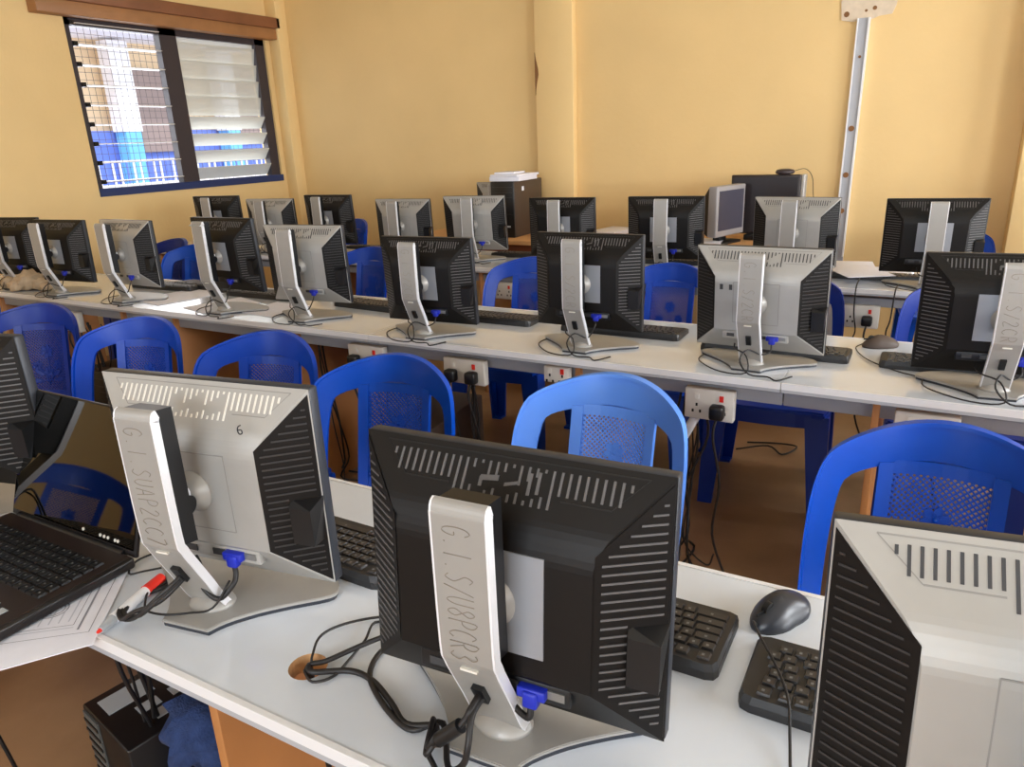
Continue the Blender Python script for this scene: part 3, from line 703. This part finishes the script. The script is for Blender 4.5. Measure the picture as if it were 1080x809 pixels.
def chair_panel(m):
    mb = MB(); th = .010
    def P(x, z, d): return (x, curve_y(x, z)+d, z)
    def patch(x0, x1, z0, z1, d0, d1, nx=6, nz=6, top=None):
        for i in range(nx):
            for j in range(nz):
                xa = x0+(x1-x0)*i/nx; xb = x0+(x1-x0)*(i+1)/nx
                za = z0+(z1-z0)*j/nz; zb = z0+(z1-z0)*(j+1)/nz
                mb.hull([P(xa, za, d0), P(xb, za, d0), P(xb, zb, d0), P(xa, zb, d0)][::-1], [P(xa, za, d1), P(xb, za, d1), P(xb, zb, d1), P(xa, zb, d1)][::-1], m)
    for s in (-1, 1): patch(s*.098-.013, s*.098+.013, .41, .765, -.008, .008, 1, 10)
    patch(-.086, .086, .41, .50, -.004, .004, 6, 1)
    patch(-.086, .086, .742, .768, -.005, .005, 8, 1)
    # lattice
    x0, x1, z0, z1 = -.086, .086, .50, .745; pit = .0118
    for sgn in (-1, 1):
        c = -1.0
        k = 0
        while True:
            c0 = (z0-x1 if sgn > 0 else z0+x0)+k*pit; k += 1
            # line z = c0 + sgn*x  clipped to the box
            pts = []
            for x in (x0, x1):
                z = c0+sgn*x
                if z0 <= z <= z1: pts.append((x, z))
            for z in (z0, z1):
                x = (z-c0)*sgn
                if x0 < x < x1: pts.append((x, z))
            if c0 > z1+.12: break
            if len(pts) < 2: continue
            (xa, za), (xb, zb) = pts[0], pts[1]
            L = math.hypot(xb-xa, zb-za); n_ = max(1, int(L/.05))
            nx, nz = -(zb-za)/L*.0015, (xb-xa)/L*.0015
            for q in range(n_):
                t0, t1 = q/n_, (q+1)/n_
                a = (xa+(xb-xa)*t0, za+(zb-za)*t0); b = (xa+(xb-xa)*t1, za+(zb-za)*t1)
                cc = [(a[0]+nx, a[1]+nz), (b[0]+nx, b[1]+nz), (b[0]-nx, b[1]-nz), (a[0]-nx, a[1]-nz)]
                mb.hull([P(u, v, -.0025) for u, v in cc], [P(u, v, .0025) for u, v in cc], m)
    return mb
def chair_relief(m):
    # moulded flower spray on the lattice
    mb = MB()
    def P(x, z, d=.004): return Vector((x, curve_y(x, z)-d, z))
    def petal(cx, cz, a, l, w_):
        pts = []
        for k in range(10):
            th = 2*math.pi*k/10; u = l/2+l/2*math.cos(th); v = w_*math.sin(th)
            pts.append((cx+u*math.cos(a)-v*math.sin(a), cz+u*math.sin(a)+v*math.cos(a)))
        mb.hull([P(x, z, -.002) for x, z in pts], [P(x, z, .0055) for x, z in pts], m)
        mb.tube([P(x, z, .006) for x, z in pts+[pts[0]]], .0013, m, 5, 2)
    for (cx, cz, s_) in ((.0, .655, 1), (-.045, .60, .7), (.045, .605, .75), (0, .575, .8)):
        for k in range(6): petal(cx, cz, k*math.pi/3+.3, .027*s_, .008*s_)
        mb.lathe([(.007*s_, -.004), (.006*s_, .004), (.001, .007)], m, n=10, M=Matrix.Translation(P(cx, cz, .004)) @ Matrix.Rotation(R(90), 4, 'X'))
    for a, b in (((0, .655), (0, .52)), ((-.045, .6), (0, .53)), ((.045, .6), (0, .53)), ((0, .54), (-.06, .53)), ((0, .54), (.06, .54))):
        mb.tube([P(*a), P((a[0]+b[0])/2+.006, (a[1]+b[1])/2), P(*b)], .0028, m, 5, 3)
    for cx, cz, a in ((-.02, .56, 2.6), (.02, .56, .5), (-.03, .535, 3.0), (.03, .54, .2)): petal(cx, cz, a, .04, .008)
    return mb
def chair_seat(m):
    mb = MB(); pts = [(-.215, -.20), (-.16, -.228), (0, -.238), (.16, -.228), (.215, -.20), (.215, .16), (.17, .205), (0, .222), (-.17, .205), (-.215, .16)]
    C3 = catmull([Vector((x, y, 0)) for x, y in pts+[pts[0]]], 3)[:-1]; pp_ = [(v.x, v.y) for v in C3]
    mb.prism(pp_, .405, .430, m, None, .007)
    inner = [(x*.93, y*.93) for x, y in pp_]; mb.prism(inner, .36, .41, m)
    return mb
def chair_leg(m, sx, sy):
    mb = MB(); x1, y1 = sx*.178, (-.175 if sy < 0 else .155); x0, y0 = sx*.205, (-.205 if sy < 0 else .205)
    def sec(x, y, a, b, z):
        # an L shaped section opening inwards
        t_ = .014
        X = sx; Y = sy
        return [(x+X*a/2, y+Y*b/2, z), (x-X*a/2, y+Y*b/2, z), (x-X*a/2, y+Y*(b/2-t_), z), (x+X*(a/2-t_), y+Y*(b/2-t_), z), (x+X*(a/2-t_), y-Y*b/2, z), (x+X*a/2, y-Y*b/2, z)]
    A = sec(x0, y0, .055, .055, 0); B = sec(x1, y1, .085, .085, .41)
    if sx*sy < 0: A.reverse(); B.reverse()
    mb.hull(A, B, m)
    mb.box((x0, y0, .006), (.052, .052, .012), m)
    return mb
def chair(label, x, y, yaw, m, group=None, key=None, z=0):
    k = m.name
    t_ = thing('plastic_chair', label, 'chair', (x, y, z), R(yaw), group)
    link('seat', cached('seat_'+k, lambda: chair_seat(m)), t_)
    bk = link('backrest', cached('back_'+k, lambda: chair_back(m)), t_)
    pn = link('back_panel', cached('panel_'+k, lambda: chair_panel(m)), bk)
    link('flower_relief', cached('relief_'+k, lambda: chair_relief(m)), bk)
    for sx in (-1, 1):
        for sy in (-1, 1): link('leg', cached('leg_%s_%d%d' % (k, sx, sy), lambda: chair_leg(m, sx, sy)), t_)
    return t_
chair('bright blue chair at the far right of the front row, behind the cut-off silver monitor', .085, 1.27, 0, BLUE)
chair('pale blue plastic chair, the only faded one', -.635, 1.32, -4, BLUEL)
chair('blue chair just right of the silver monitor marked 6', -1.205, 1.262, 9, BLUE)
chair('blue chair rising right above the silver monitor marked 6', -1.745, 1.335, 13, BLUEM)
chair('blue chair between the laptop and the silver monitor marked 6', -2.36, 1.325, 15, BLUEM)
chair('deep blue chair at the left, behind the laptop screen', -2.99, 1.345, 24, BLUED)
chair('blue chair cut by the left photo edge', -3.66, 1.40, 20, BLUEM)
chair('blue chair away from the desks, mirrored in the laptop screen', -2.60, -.25, 123, BLUE)
chair('blue chair behind the first silver monitor in the middle row', -4.50, 3.02, -5, BLUED)
chair('light scuffed blue chair left of the black monitor by the papers', -4.02, 2.85, 5, BLUEL if False else BLUE)
chair('blue chair between the silver monitor with blue plug and its black neighbour', -2.78, 3.02, -3, BLUEM)
chair('blue chair in the centre, between the two middle black monitors', -1.66, 2.93, 3, BLUEM)
chair('blue chair between the central black monitor and the silver two-port monitor', -.98, 2.93, 0, BLUEM)
chair('deep blue chair pushed under the desk below the silver two-port monitor', -.455, 2.88, 3, BLUED)
chair('deep blue chair behind the middle row monitor at the right photo edge', .17, 2.88, 0, BLUED)
chair('blue chair in the back row behind the left black monitor', -4.02, 4.30, -8, BLUEM, z=.0)
chair('blue chair in the back row at the right, behind the end black monitor', .13, 4.55, 5, BLUE)

# ------------------------------------------------------------------ laptop, paper, marker
lp = thing('laptop', 'open black laptop lying over a printed sheet on the front desk', 'laptop', (-1.292, .62, DZ+.004))
GL = mat('laptop_screen_gloss', (10, 9, 7), .03, spec=.8)
LB = mat('laptop_black', (30, 26, 25), .3, noise=.1, nscale=30)
MB().box((0, -.125, .010), (.378, .250, .020), LB, .005).obj('laptop_base', lp)
dk = MB(); dk.box((0, -.125, .0206), (.366, .240, .001), mat('laptop_deck', (44, 34, 32), .35))
dk.box((0, -.205, .0214), (.1, .06, .0008), BLKD); dk.obj('palm_deck', lp)
lk = MB()
for r_ in range(6):
    for c_ in range(19):
        x = -.172+c_*.0182; y = -.030-r_*.0185-.016
        lk.hull([(x-.008, y-.008, .021), (x+.008, y-.008, .021), (x+.008, y+.008, .021), (x-.008, y+.008, .021)], [(x-.0068, y-.0068, .0245), (x+.0068, y-.0068, .0245), (x+.0068, y+.0068, .0245), (x-.0068, y+.0068, .0245)], BLKD)
        lk.box((x-.002, y+.001, .0246), (.003, .003, .0005), KEYT)
lk.obj('keys', lp)
MB().box((.145, -.19, .0213), (.016, .012, .0012), TAG).box((.115, -.182, .0213), (.012, .008, .0010), TAG).obj('sticker', lp)
TL = Matrix.Translation((0, 0, .016)) @ Matrix.Rotation(R(-18.4), 4, 'X')
ld = MB().box((0, .004, .1235), (.378, .008, .247), LB, .003, M=None).obj('laptop_lid', lp); ld.matrix_local = TL
sg = MB().box((0, -.0008, .128), (.366, .0012, .232), GL).obj('laptop_screen', ld)
for x in (.012, .062, .073, .084, .104, .112): MB().lathe([(.0032, 0), (.0028, .0015), (.0005, .002)], RIBL, n=8, M=Matrix.Translation((x+.03, -.0014, .020-.0)) @ Matrix.Rotation(R(90), 4, 'X')).obj('status_mark', ld)
MB().cyl((-.16, 0, .018), (.16, 0, .018), .007, BLKD, 14).obj('laptop_hinge', lp)
def sheet(label, pts, z, m=PAPER, prints=None, group=None, nm='paper_sheet'):
    t_ = thing(nm, label, 'paper', (pts[0][0], pts[0][1], z), 0, group)
    q = [(x-pts[0][0], y-pts[0][1]) for x, y in pts]
    MB().prism(q, 0, .0012, m).obj('sheet', t_)
    return t_, pts[0]
# printed certificate under the laptop
s_, o_ = sheet('printed certificate with round emblem sticking out under the laptop', [(-1.128, .628), (-.978, .462), (-1.06, .345), (-1.36, .30), (-1.42, .5)], DZ+.0012)
pr = MB()
def pline(a, b, w_=.0006, m=PRINT):
    a = Vector((a[0]-o_[0], a[1]-o_[1], .0016)); b = Vector((b[0]-o_[0], b[1]-o_[1], .0016)); d = (b-a).normalized(); n_ = Vector((-d.y, d.x, 0))*w_
    pr.add([a-n_, b-n_, b+n_, a+n_], [(0, 1, 2, 3)], m)
A0 = Vector((-1.115, .598)); A1 = Vector((-.996, .466)); dv = (A1-A0).normalized(); nv = Vector((dv.y, -dv.x))
if nv.x > 0: nv = -nv
def LP(s, t_): q = A0+dv*s+nv*t_; return (q.x, q.y)
pline(LP(.0, .004), LP(.160, .004)); pline(LP(.160, .004), LP(.150, .25), .0005)
pline(LP(.02, .022), LP(.15, .022), .0016); pline(LP(.0, .032), LP(.135, .032), .0005); pline(LP(.135, .032), LP(.125, .25), .0005); pline(LP(.142, .03), LP(.132, .25), .0009, PRINTL)
for k in range(13): pline(LP(-.02, .042+k*.014), LP(.125-.0*k, .042+k*.014), .0011, PRINTL)
for k in range(9): pline(LP(.03+.011*k, .118), LP(.036+.011*k, .132), .0011)
pc = LP(.085, .075)
for rr in (.021, .016):
    for k in range(24):
        a, b = 2*math.pi*k/24, 2*math.pi*(k+1)/24
        pline((pc[0]+rr*math.cos(a), pc[1]+rr*math.sin(a)), (pc[0]+rr*math.cos(b), pc[1]+rr*math.sin(b)), .0008)
for (a, b) in (((-.006, -.009), (-.006, .009)), ((-.006, 0), (.006, .009)), ((-.006, 0), (.007, -.009)), ((-.013, -.006), (-.013, .004))):
    pline((pc[0]+a[0], pc[1]+a[1]), (pc[0]+b[0], pc[1]+b[1]), .0012)
pr.obj('print', s_)
mk = thing('marker_pen', 'white marker pen with red cap beside the printed certificate', 'marker', (-1.007, .545, DZ+.0095), math.atan2(.125, -.037))
MB().cyl((-.040, 0, 0), (.032, 0, 0), .0085, mat('marker_white', (238, 238, 240), .3), 16).obj('barrel', mk)
MB().cyl((.032, 0, 0), (.070, 0, 0), .0095, RED, 16, .0085).obj('cap', mk)
MB().cyl((-.040, 0, 0), (-.066, 0, 0), .0082, mat('marker_grey', (168, 172, 176), .25), 16, .005).obj('nib_holder', mk)
MB().cyl((-.066, 0, 0), (-.072, 0, 0), .0035, RED, 10, .002).obj('nib', mk)
# loose papers of the middle row
for lb, pts, m in (('white paper sheet lying at the foot of the black middle row monitor', [(-2.90, 2.10), (-2.70, 2.05), (-2.62, 2.30), (-2.82, 2.36)], PAPER),
                   ('white paper sheet left of the black middle row monitor stand', [(-3.32, 2.13), (-3.06, 2.09), (-2.98, 2.40), (-3.24, 2.44)], PAPER),
                   ('white paper sheet between the black and the silver stand in the middle row', [(-2.55, 2.12), (-2.33, 2.10), (-2.35, 2.33), (-2.56, 2.34)], PAPER)):
    sheet(lb, pts, DZ+.0012, m)
# papers of the back row
k = 0
for lb, x, y, a, h in (('thick pile of papers on the back row desk', -.30, 3.86, 8, .022), ('white paper sheet leaning over the keyboard in the back row', -.255, 3.70, 28, .003), ('flat stack of white paper left of the end monitor', -.14, 3.80, -4, .016)):
    t_ = thing('paper_stack', lb, 'papers', (x, y, DZ+.001 if k != 1 else DZ+.026), R(a))
    b_ = MB().box((0, 0, h/2), (.21, .29 if k != 2 else .2, h), PAPER, .001); b_.obj('sheets', t_); k += 1
for lb, x, y, a, nm in (('curled white papers on the wall table right of the tower computer', -2.17, 4.80, 20, 'x'), ('white papers on the wall table near the old side-turned monitor', -1.20, 4.58, 8, 'y')):
    t_ = thing('paper_stack', lb, 'papers', (x, y, DZ+.001), R(a)); MB().box((0, 0, .008), (.21, .30, .016), PAPER, .001).obj('sheets', t_)
t_ = thing('paper_stack', 'white papers on the wall table behind the black monitor', 'papers', (-1.95, 4.95, DZ+.001), R(-12)); MB().box((0, 0, .014), (.21, .30, .028), PAPER, .002).obj('sheets', t_)

# crumpled cloth, left end of middle row
def lumps(cx, cy, cz, items, m, seed, subdiv=3):
    random.seed(seed); mb = MB()
    for (x, y, z, r) in items:
        b = bmesh.new(); bmesh.ops.create_icosphere(b, subdivisions=subdiv, radius=r)
        for v in b.verts:
            n_ = v.co.normalized(); f = 1+.20*math.sin(n_.x*17+seed)*math.cos(n_.y*13+x*9)+.12*math.sin(n_.z*21+n_.x*9)
            v.co = v.co*f; v.co.z = max(v.co.z*.75, -z*.98)
        mb.bm(b, m, Matrix.Translation((x, y, z)), True)
    return mb
c_ = lumps(0, 0, 0, [(0, 0, .045, .07), (-.10, .02, .035, .05), (.075, .01, .03, .04), (-.17, -.02, .03, .045), (-.03, -.05, .03, .045), (.14, .0, .022, .03)], TISS, 3).obj('crumpled_cloth')
c_.location = (-4.16, 2.13, DZ+.001); tag(c_, 'crumpled beige cloth at the left end of the middle row desk', 'cloth')
# tower computer on the wall table with papers
def tower(label, x, y, z, yaw, w_=.185, d_=.42, h_=.385, front=True, name='tower_computer'):
    t_ = thing(name, label, 'computer', (x, y, z), R(yaw))
    MB().box((0, 0, h_/2), (w_, d_, h_), BROWNC if front else BLK, .004).obj('case', t_)
    f = MB().box((0, -d_/2-.008, h_/2), (w_, .018, h_), BLKD, .005)
    for zz in (.90, .80, .72, .42): f.box((0, -d_/2-.0185, h_*zz), (w_*.86, .003, .003), RIBD)
    f.obj('front_panel', t_)
    MB().cyl((0, -d_/2-.016, h_*.38), (0, -d_/2-.022, h_*.38), .014, STEEL, 16).obj('power_button', t_)
    MB().box((.045, -d_/2-.018, h_*.2), (.03, .004, .012), TAG).obj('badge', t_)
    return t_
tt = tower('black tower computer with papers stacked on top, against the back wall', -2.635, 4.80, DZ, 0)
MB().box((.0935, -.09, .33), (.002, .03, .03), PAPER).obj('sticker', tt)
for (dx, dz, h, w_, lb, an) in ((0, 0, .030, .23, 'bottom sheaf of white papers on top of the tower computer', 2), (.01, .031, .014, .225, 'middle sheaf of white papers on top of the tower computer', -3), (-.03, .046, .012, .15, 'small topmost sheaf of papers on the tower computer', 5)):
    t_ = thing('paper_stack', lb, 'papers', (-2.63+dx, 4.74, DZ+.385+.001+dz), R(an)); MB().box((0, 0, h/2), (w_, .30 if w_ > .2 else .2, h), PAPER, .001).obj('sheets', t_)
# old monitor turned sideways and the wide dark screen
om = thing('old_monitor', 'old flat monitor turned sideways on the wall table', 'monitor', (-1.09, 4.64, DZ), R(72))
MB().box((0, -.0, .20), (.32, .06, .30), mat('grey_bezel', (150, 146, 146), .4), .008).obj('bezel', om)
MB().box((0, -.0315, .205), (.27, .003, .235), mat('dull_screen', (70, 68, 80), .3)).obj('screen', om)
MB().hull([(-.15, .03, .05), (.15, .03, .05), (.15, .03, .345), (-.15, .03, .345)][::-1], [(-.10, .11, .08), (.10, .11, .08), (.10, .10, .28), (-.10, .10, .28)][::-1], BLK).obj('back_cover', om)
MB().box((0, .04, .008), (.22, .17, .016), BLKD, .004).box((0, .04, .035), (.08, .05, .06), BLKD, .006).obj('stand', om)
wd = thing('dark_monitor', 'wide dark screen standing against the back wall with a round speaker on top', 'monitor', (-.91, 4.86, DZ), R(-4))
MB().box((0, 0, .215), (.42, .03, .36), mat('brown_black_bezel', (46, 38, 38), .4), .005).obj('bezel', wd)
MB().box((0, -.0155, .215), (.39, .002, .33), mat('unlit_screen', (42, 37, 40), .35)).obj('screen', wd)
MB().box((.222, .02, .215), (.022, .06, .36), SIL, .004).obj('side_rim', wd)
MB().box((0, .01, .018), (.2, .16, .035), BLKD, .006).obj('stand', wd)
sp = thing('webcam_speaker', 'small round black speaker on top of the wide dark screen', 'speaker', (-.80, 4.855, DZ+.395))
MB().lathe([(.030, 0), (.052, .006), (.058, .016), (.050, .028), (.025, .034), (.003, .035)], mat('speaker_black', (58, 50, 54), .4), n=24).obj('speaker_shell', sp)
MB().tube([(.05, .02, .02), (.11, .04, .03), (.15, .06, -.02), (.16, .09, -.12), (.17, .12, -.2)], .002, CAB, 6).obj('cable', sp)

# ------------------------------------------------------------------ things under the desks
t_ = thing('tower_computer', 'black tower computer on the floor under the front desk, back side showing', 'computer', (-1.213, .789, 0), R(-10))
MB().box((0, 0, .19), (.20, .44, .38), BLKD, .004).obj('case', t_)
b_ = MB().box((-.101, -.12, .30), (.003, .15, .10), GRILL).box((-.062, -.2215, .20), (.064, .003, .34), GRILL)
for k in range(14): b_.box((-.062, -.2235, .04+.024*k), (.060, .003, .007), BLKD)
for k in range(5): b_.box((.02, -.2235, .06+.05*k), (.05, .003, .018), STEEL)
b_.obj('back_panel', t_)
MB().box((-.050, -.155, .3805), (.055, .09, .001), TAG).obj('sticker', t_)
for sx_, sy_ in ((.012, -.14), (.050, -.125), (.012, -.075)): MB().box((sx_, sy_, .3805), (.028, .042, .001), TAG).obj('sticker', t_)
for k, (lb, x, y, a, hh) in enumerate((('black tower computer on the floor behind the blue chair right of the monitor marked 6', -1.62, 2.22, 4, .40), ('black tower computer on the floor under the middle row, left part', -2.55, 2.25, -3, .38), ('dark tower computer on the floor far left under the middle row', -3.6, 2.25, 0, .38))):
    tower(lb, x, y, 0, a, .19, .42, hh)
dn = lumps(0, 0, 0, [(0, 0, .16, .12), (.02, .02, .30, .10), (-.03, -.01, .42, .085), (.05, .0, .08, .09)], DENIM, 5).obj('denim_cloth')
dn.location = (-1.0, .66, .0); tag(dn, 'heap of blue denim under the front desk beside the wooden side panel', 'cloth')
# hanging cords
def cord(label, pts, r=.004, m=CAB, group=None):
    o = MB().tube(pts, r, m, 7, 5).obj('hanging_cord'); return tag(o, label, 'cable', group)
random.seed(11)
def drop(x, y, z0, sp, n_, lb, m=CAB):
    for k in range(n_):
        a = x+random.uniform(-sp, sp); b = y+random.uniform(-.02, .02)
        pts = [(a, b, z0), (a+random.uniform(-.03, .03), b+random.uniform(-.02, .05), z0*.75), (x+random.uniform(-.02, .02), b+.03, z0*.45), (x+random.uniform(-.05, .05), b+random.uniform(-.03, .06), .12), (x+random.uniform(-.12, .12), b+random.uniform(-.1, .15), .008), (x+random.uniform(-.25, .25), b+random.uniform(-.15, .2), .007)]
        cord(lb, pts, random.choice((.0028, .004, .0045)), m, lb)
drop(-.575, 2.12, .66, .03, 6, 'black cord hanging under the desk right of the pale blue chair')
drop(-1.00, 2.25, .66, .05, 6, 'black cord hanging under the desk seen through the pale blue chair')
drop(-1.66, 2.02, .62, .10, 7, 'black cord hanging under the desk seen through the blue chair by the monitor marked 6')
drop(-1.37, 2.06, .60, .05, 4, 'black cord hanging between the blue chair and the pale blue chair')
drop(-2.10, 2.12, .66, .04, 3, 'black cord hanging in front of the wooden panel under the middle row')
drop(-3.60, 2.05, .62, .10, 7, 'black cord tangle hanging at the left under the middle row')
drop(-1.19, .60, .70, .02, 4, 'thick black cord hanging under the front desk near the laptop')
cord('thin cord hanging at the bottom left corner of the photo', [(-1.40, .50, .72), (-1.41, .46, .5), (-1.39, .47, .3), (-1.42, .50, .1), (-1.5, .52, .006)], .0035)
cord('thin black cord dangling over the edge of the back row desk left of the socket', [(-.235, 3.55, DZ+.02), (-.235, 3.40, DZ+.005), (-.232, 3.39, .64), (-.22, 3.40, .56), (-.235, 3.41, .48), (-.22, 3.43, .3)], .003)
cord('thin black cord dangling over the edge of the back row desk right of the socket', [(-.08, 3.50, DZ+.01), (-.085, 3.40, DZ), (-.09, 3.39, .62), (-.10, 3.40, .55), (-.07, 3.45, .4)], .003)
cord('short black cord crumpled on the floor behind the deep blue chair legs', [(-.65, 3.2, .005), (-.52, 3.26, .02), (-.45, 3.22, .005), (-.40, 3.3, .02), (-.5, 3.34, .005), (-.62, 3.3, .005)], .004)
ad = thing('power_adapter', 'silver grey adapter hanging among the cords right of the pale blue chair', 'adapter', (-.560, 2.06, .555), 0)
MB().box((0, 0, 0), (.028, .025, .085), mat('adapter_silver', (196, 196, 200), .3), .008, M=Matrix.Rotation(R(25), 4, 'Y')).obj('adapter_body', ad)
ps = thing('power_strip', 'white power strip on the floor seen through the pale blue chair', 'power strip', (-1.02, 2.35, 0), R(10))
MB().box((0, 0, .02), (.30, .06, .04), SOCK, .006).obj('strip_body', ps)
q_ = MB()
for k in range(3): q_.box((-.09+.09*k, 0, .055), (.045, .04, .035), BLKD, .008)
q_.obj('plug', ps)

# white drip moulding by the window
# ------------------------------------------------------------------ light
def area(loc, rot, sx, sy, e, col):
    l = bpy.data.lights.new('window_light', 'AREA'); l.shape = 'RECTANGLE'; l.size = sx; l.size_y = sy; l.energy = e; l.color = col
    o = bpy.data.objects.new('window_light', l); COL.objects.link(o); o.location = loc; o.rotation_euler = rot; return o
for (a, b, c, d), e in zip(RH, (90, 225, 185)):
    area((XR+.30, (a+b)/2, (c+d)/2+.1), (0, R(90), 0), d-c+.2, b-a+.2, e, (.92, .96, 1))
for (a, b, c, d), e in zip(FH, (35, 115)):
    area(((a+b)/2, YF-.32, (c+d)/2+.1), (R(90), 0, 0), b-a+.2, d-c+.2, e, (.84, .92, 1))
area((XL-.35, (WY0+WY1)/2, (WZ0+WZ1)/2+.1), (0, R(-90), 0), 1.2, 1.7, 22, (.95, .97, 1))
wd_ = bpy.data.worlds.new('sky'); bpy.context.scene.world = wd_; wd_.use_nodes = True
nt = wd_.node_tree; bg = nt.nodes['Background']; bg.inputs[0].default_value = (.86, .92, 1.0, 1); bg.inputs[1].default_value = 1.7
sn = bpy.data.lights.new('sun', 'SUN'); sn.energy = 2.0; sn.angle = R(3); so = bpy.data.objects.new('sun', sn); COL.objects.link(so); so.rotation_euler = (R(20), R(35), 0)

# ------------------------------------------------------------------ camera
cam = bpy.data.cameras.new('camera'); co = bpy.data.objects.new('camera', cam); COL.objects.link(co)
Rm = [[0.8736884867069067, 0.48493678450208566, -0.03879101999913057], [-0.12239100793054117, 0.2962768567299337, 0.9472277790183186], [-0.47083847482288593, 0.8228343327809117, -0.3182055804404607]]
r_, u_, f_ = [Vector(v) for v in Rm]
co.matrix_world = Matrix(((r_.x, u_.x, -f_.x, 0), (r_.y, u_.y, -f_.y, 0), (r_.z, u_.z, -f_.z, 1.41), (0, 0, 0, 1)))
cam.sensor_width = 36; cam.sensor_fit = 'HORIZONTAL'; cam.lens = 770.333/1080*36; cam.clip_start = .02
cam.dof.use_dof = False
sc_ = bpy.context.scene; sc_.camera = co
sc_.view_settings.view_transform = 'Standard'; sc_.view_settings.look = 'None'; sc_.view_settings.exposure = 0.12; sc_.view_settings.gamma = 1.0
sc_.cycles.use_denoising = True
sc_.cycles.max_bounces = 8; sc_.cycles.diffuse_bounces = 5; sc_.cycles.transparent_max_bounces = 16
sc_.cycles.sample_clamp_indirect = 6
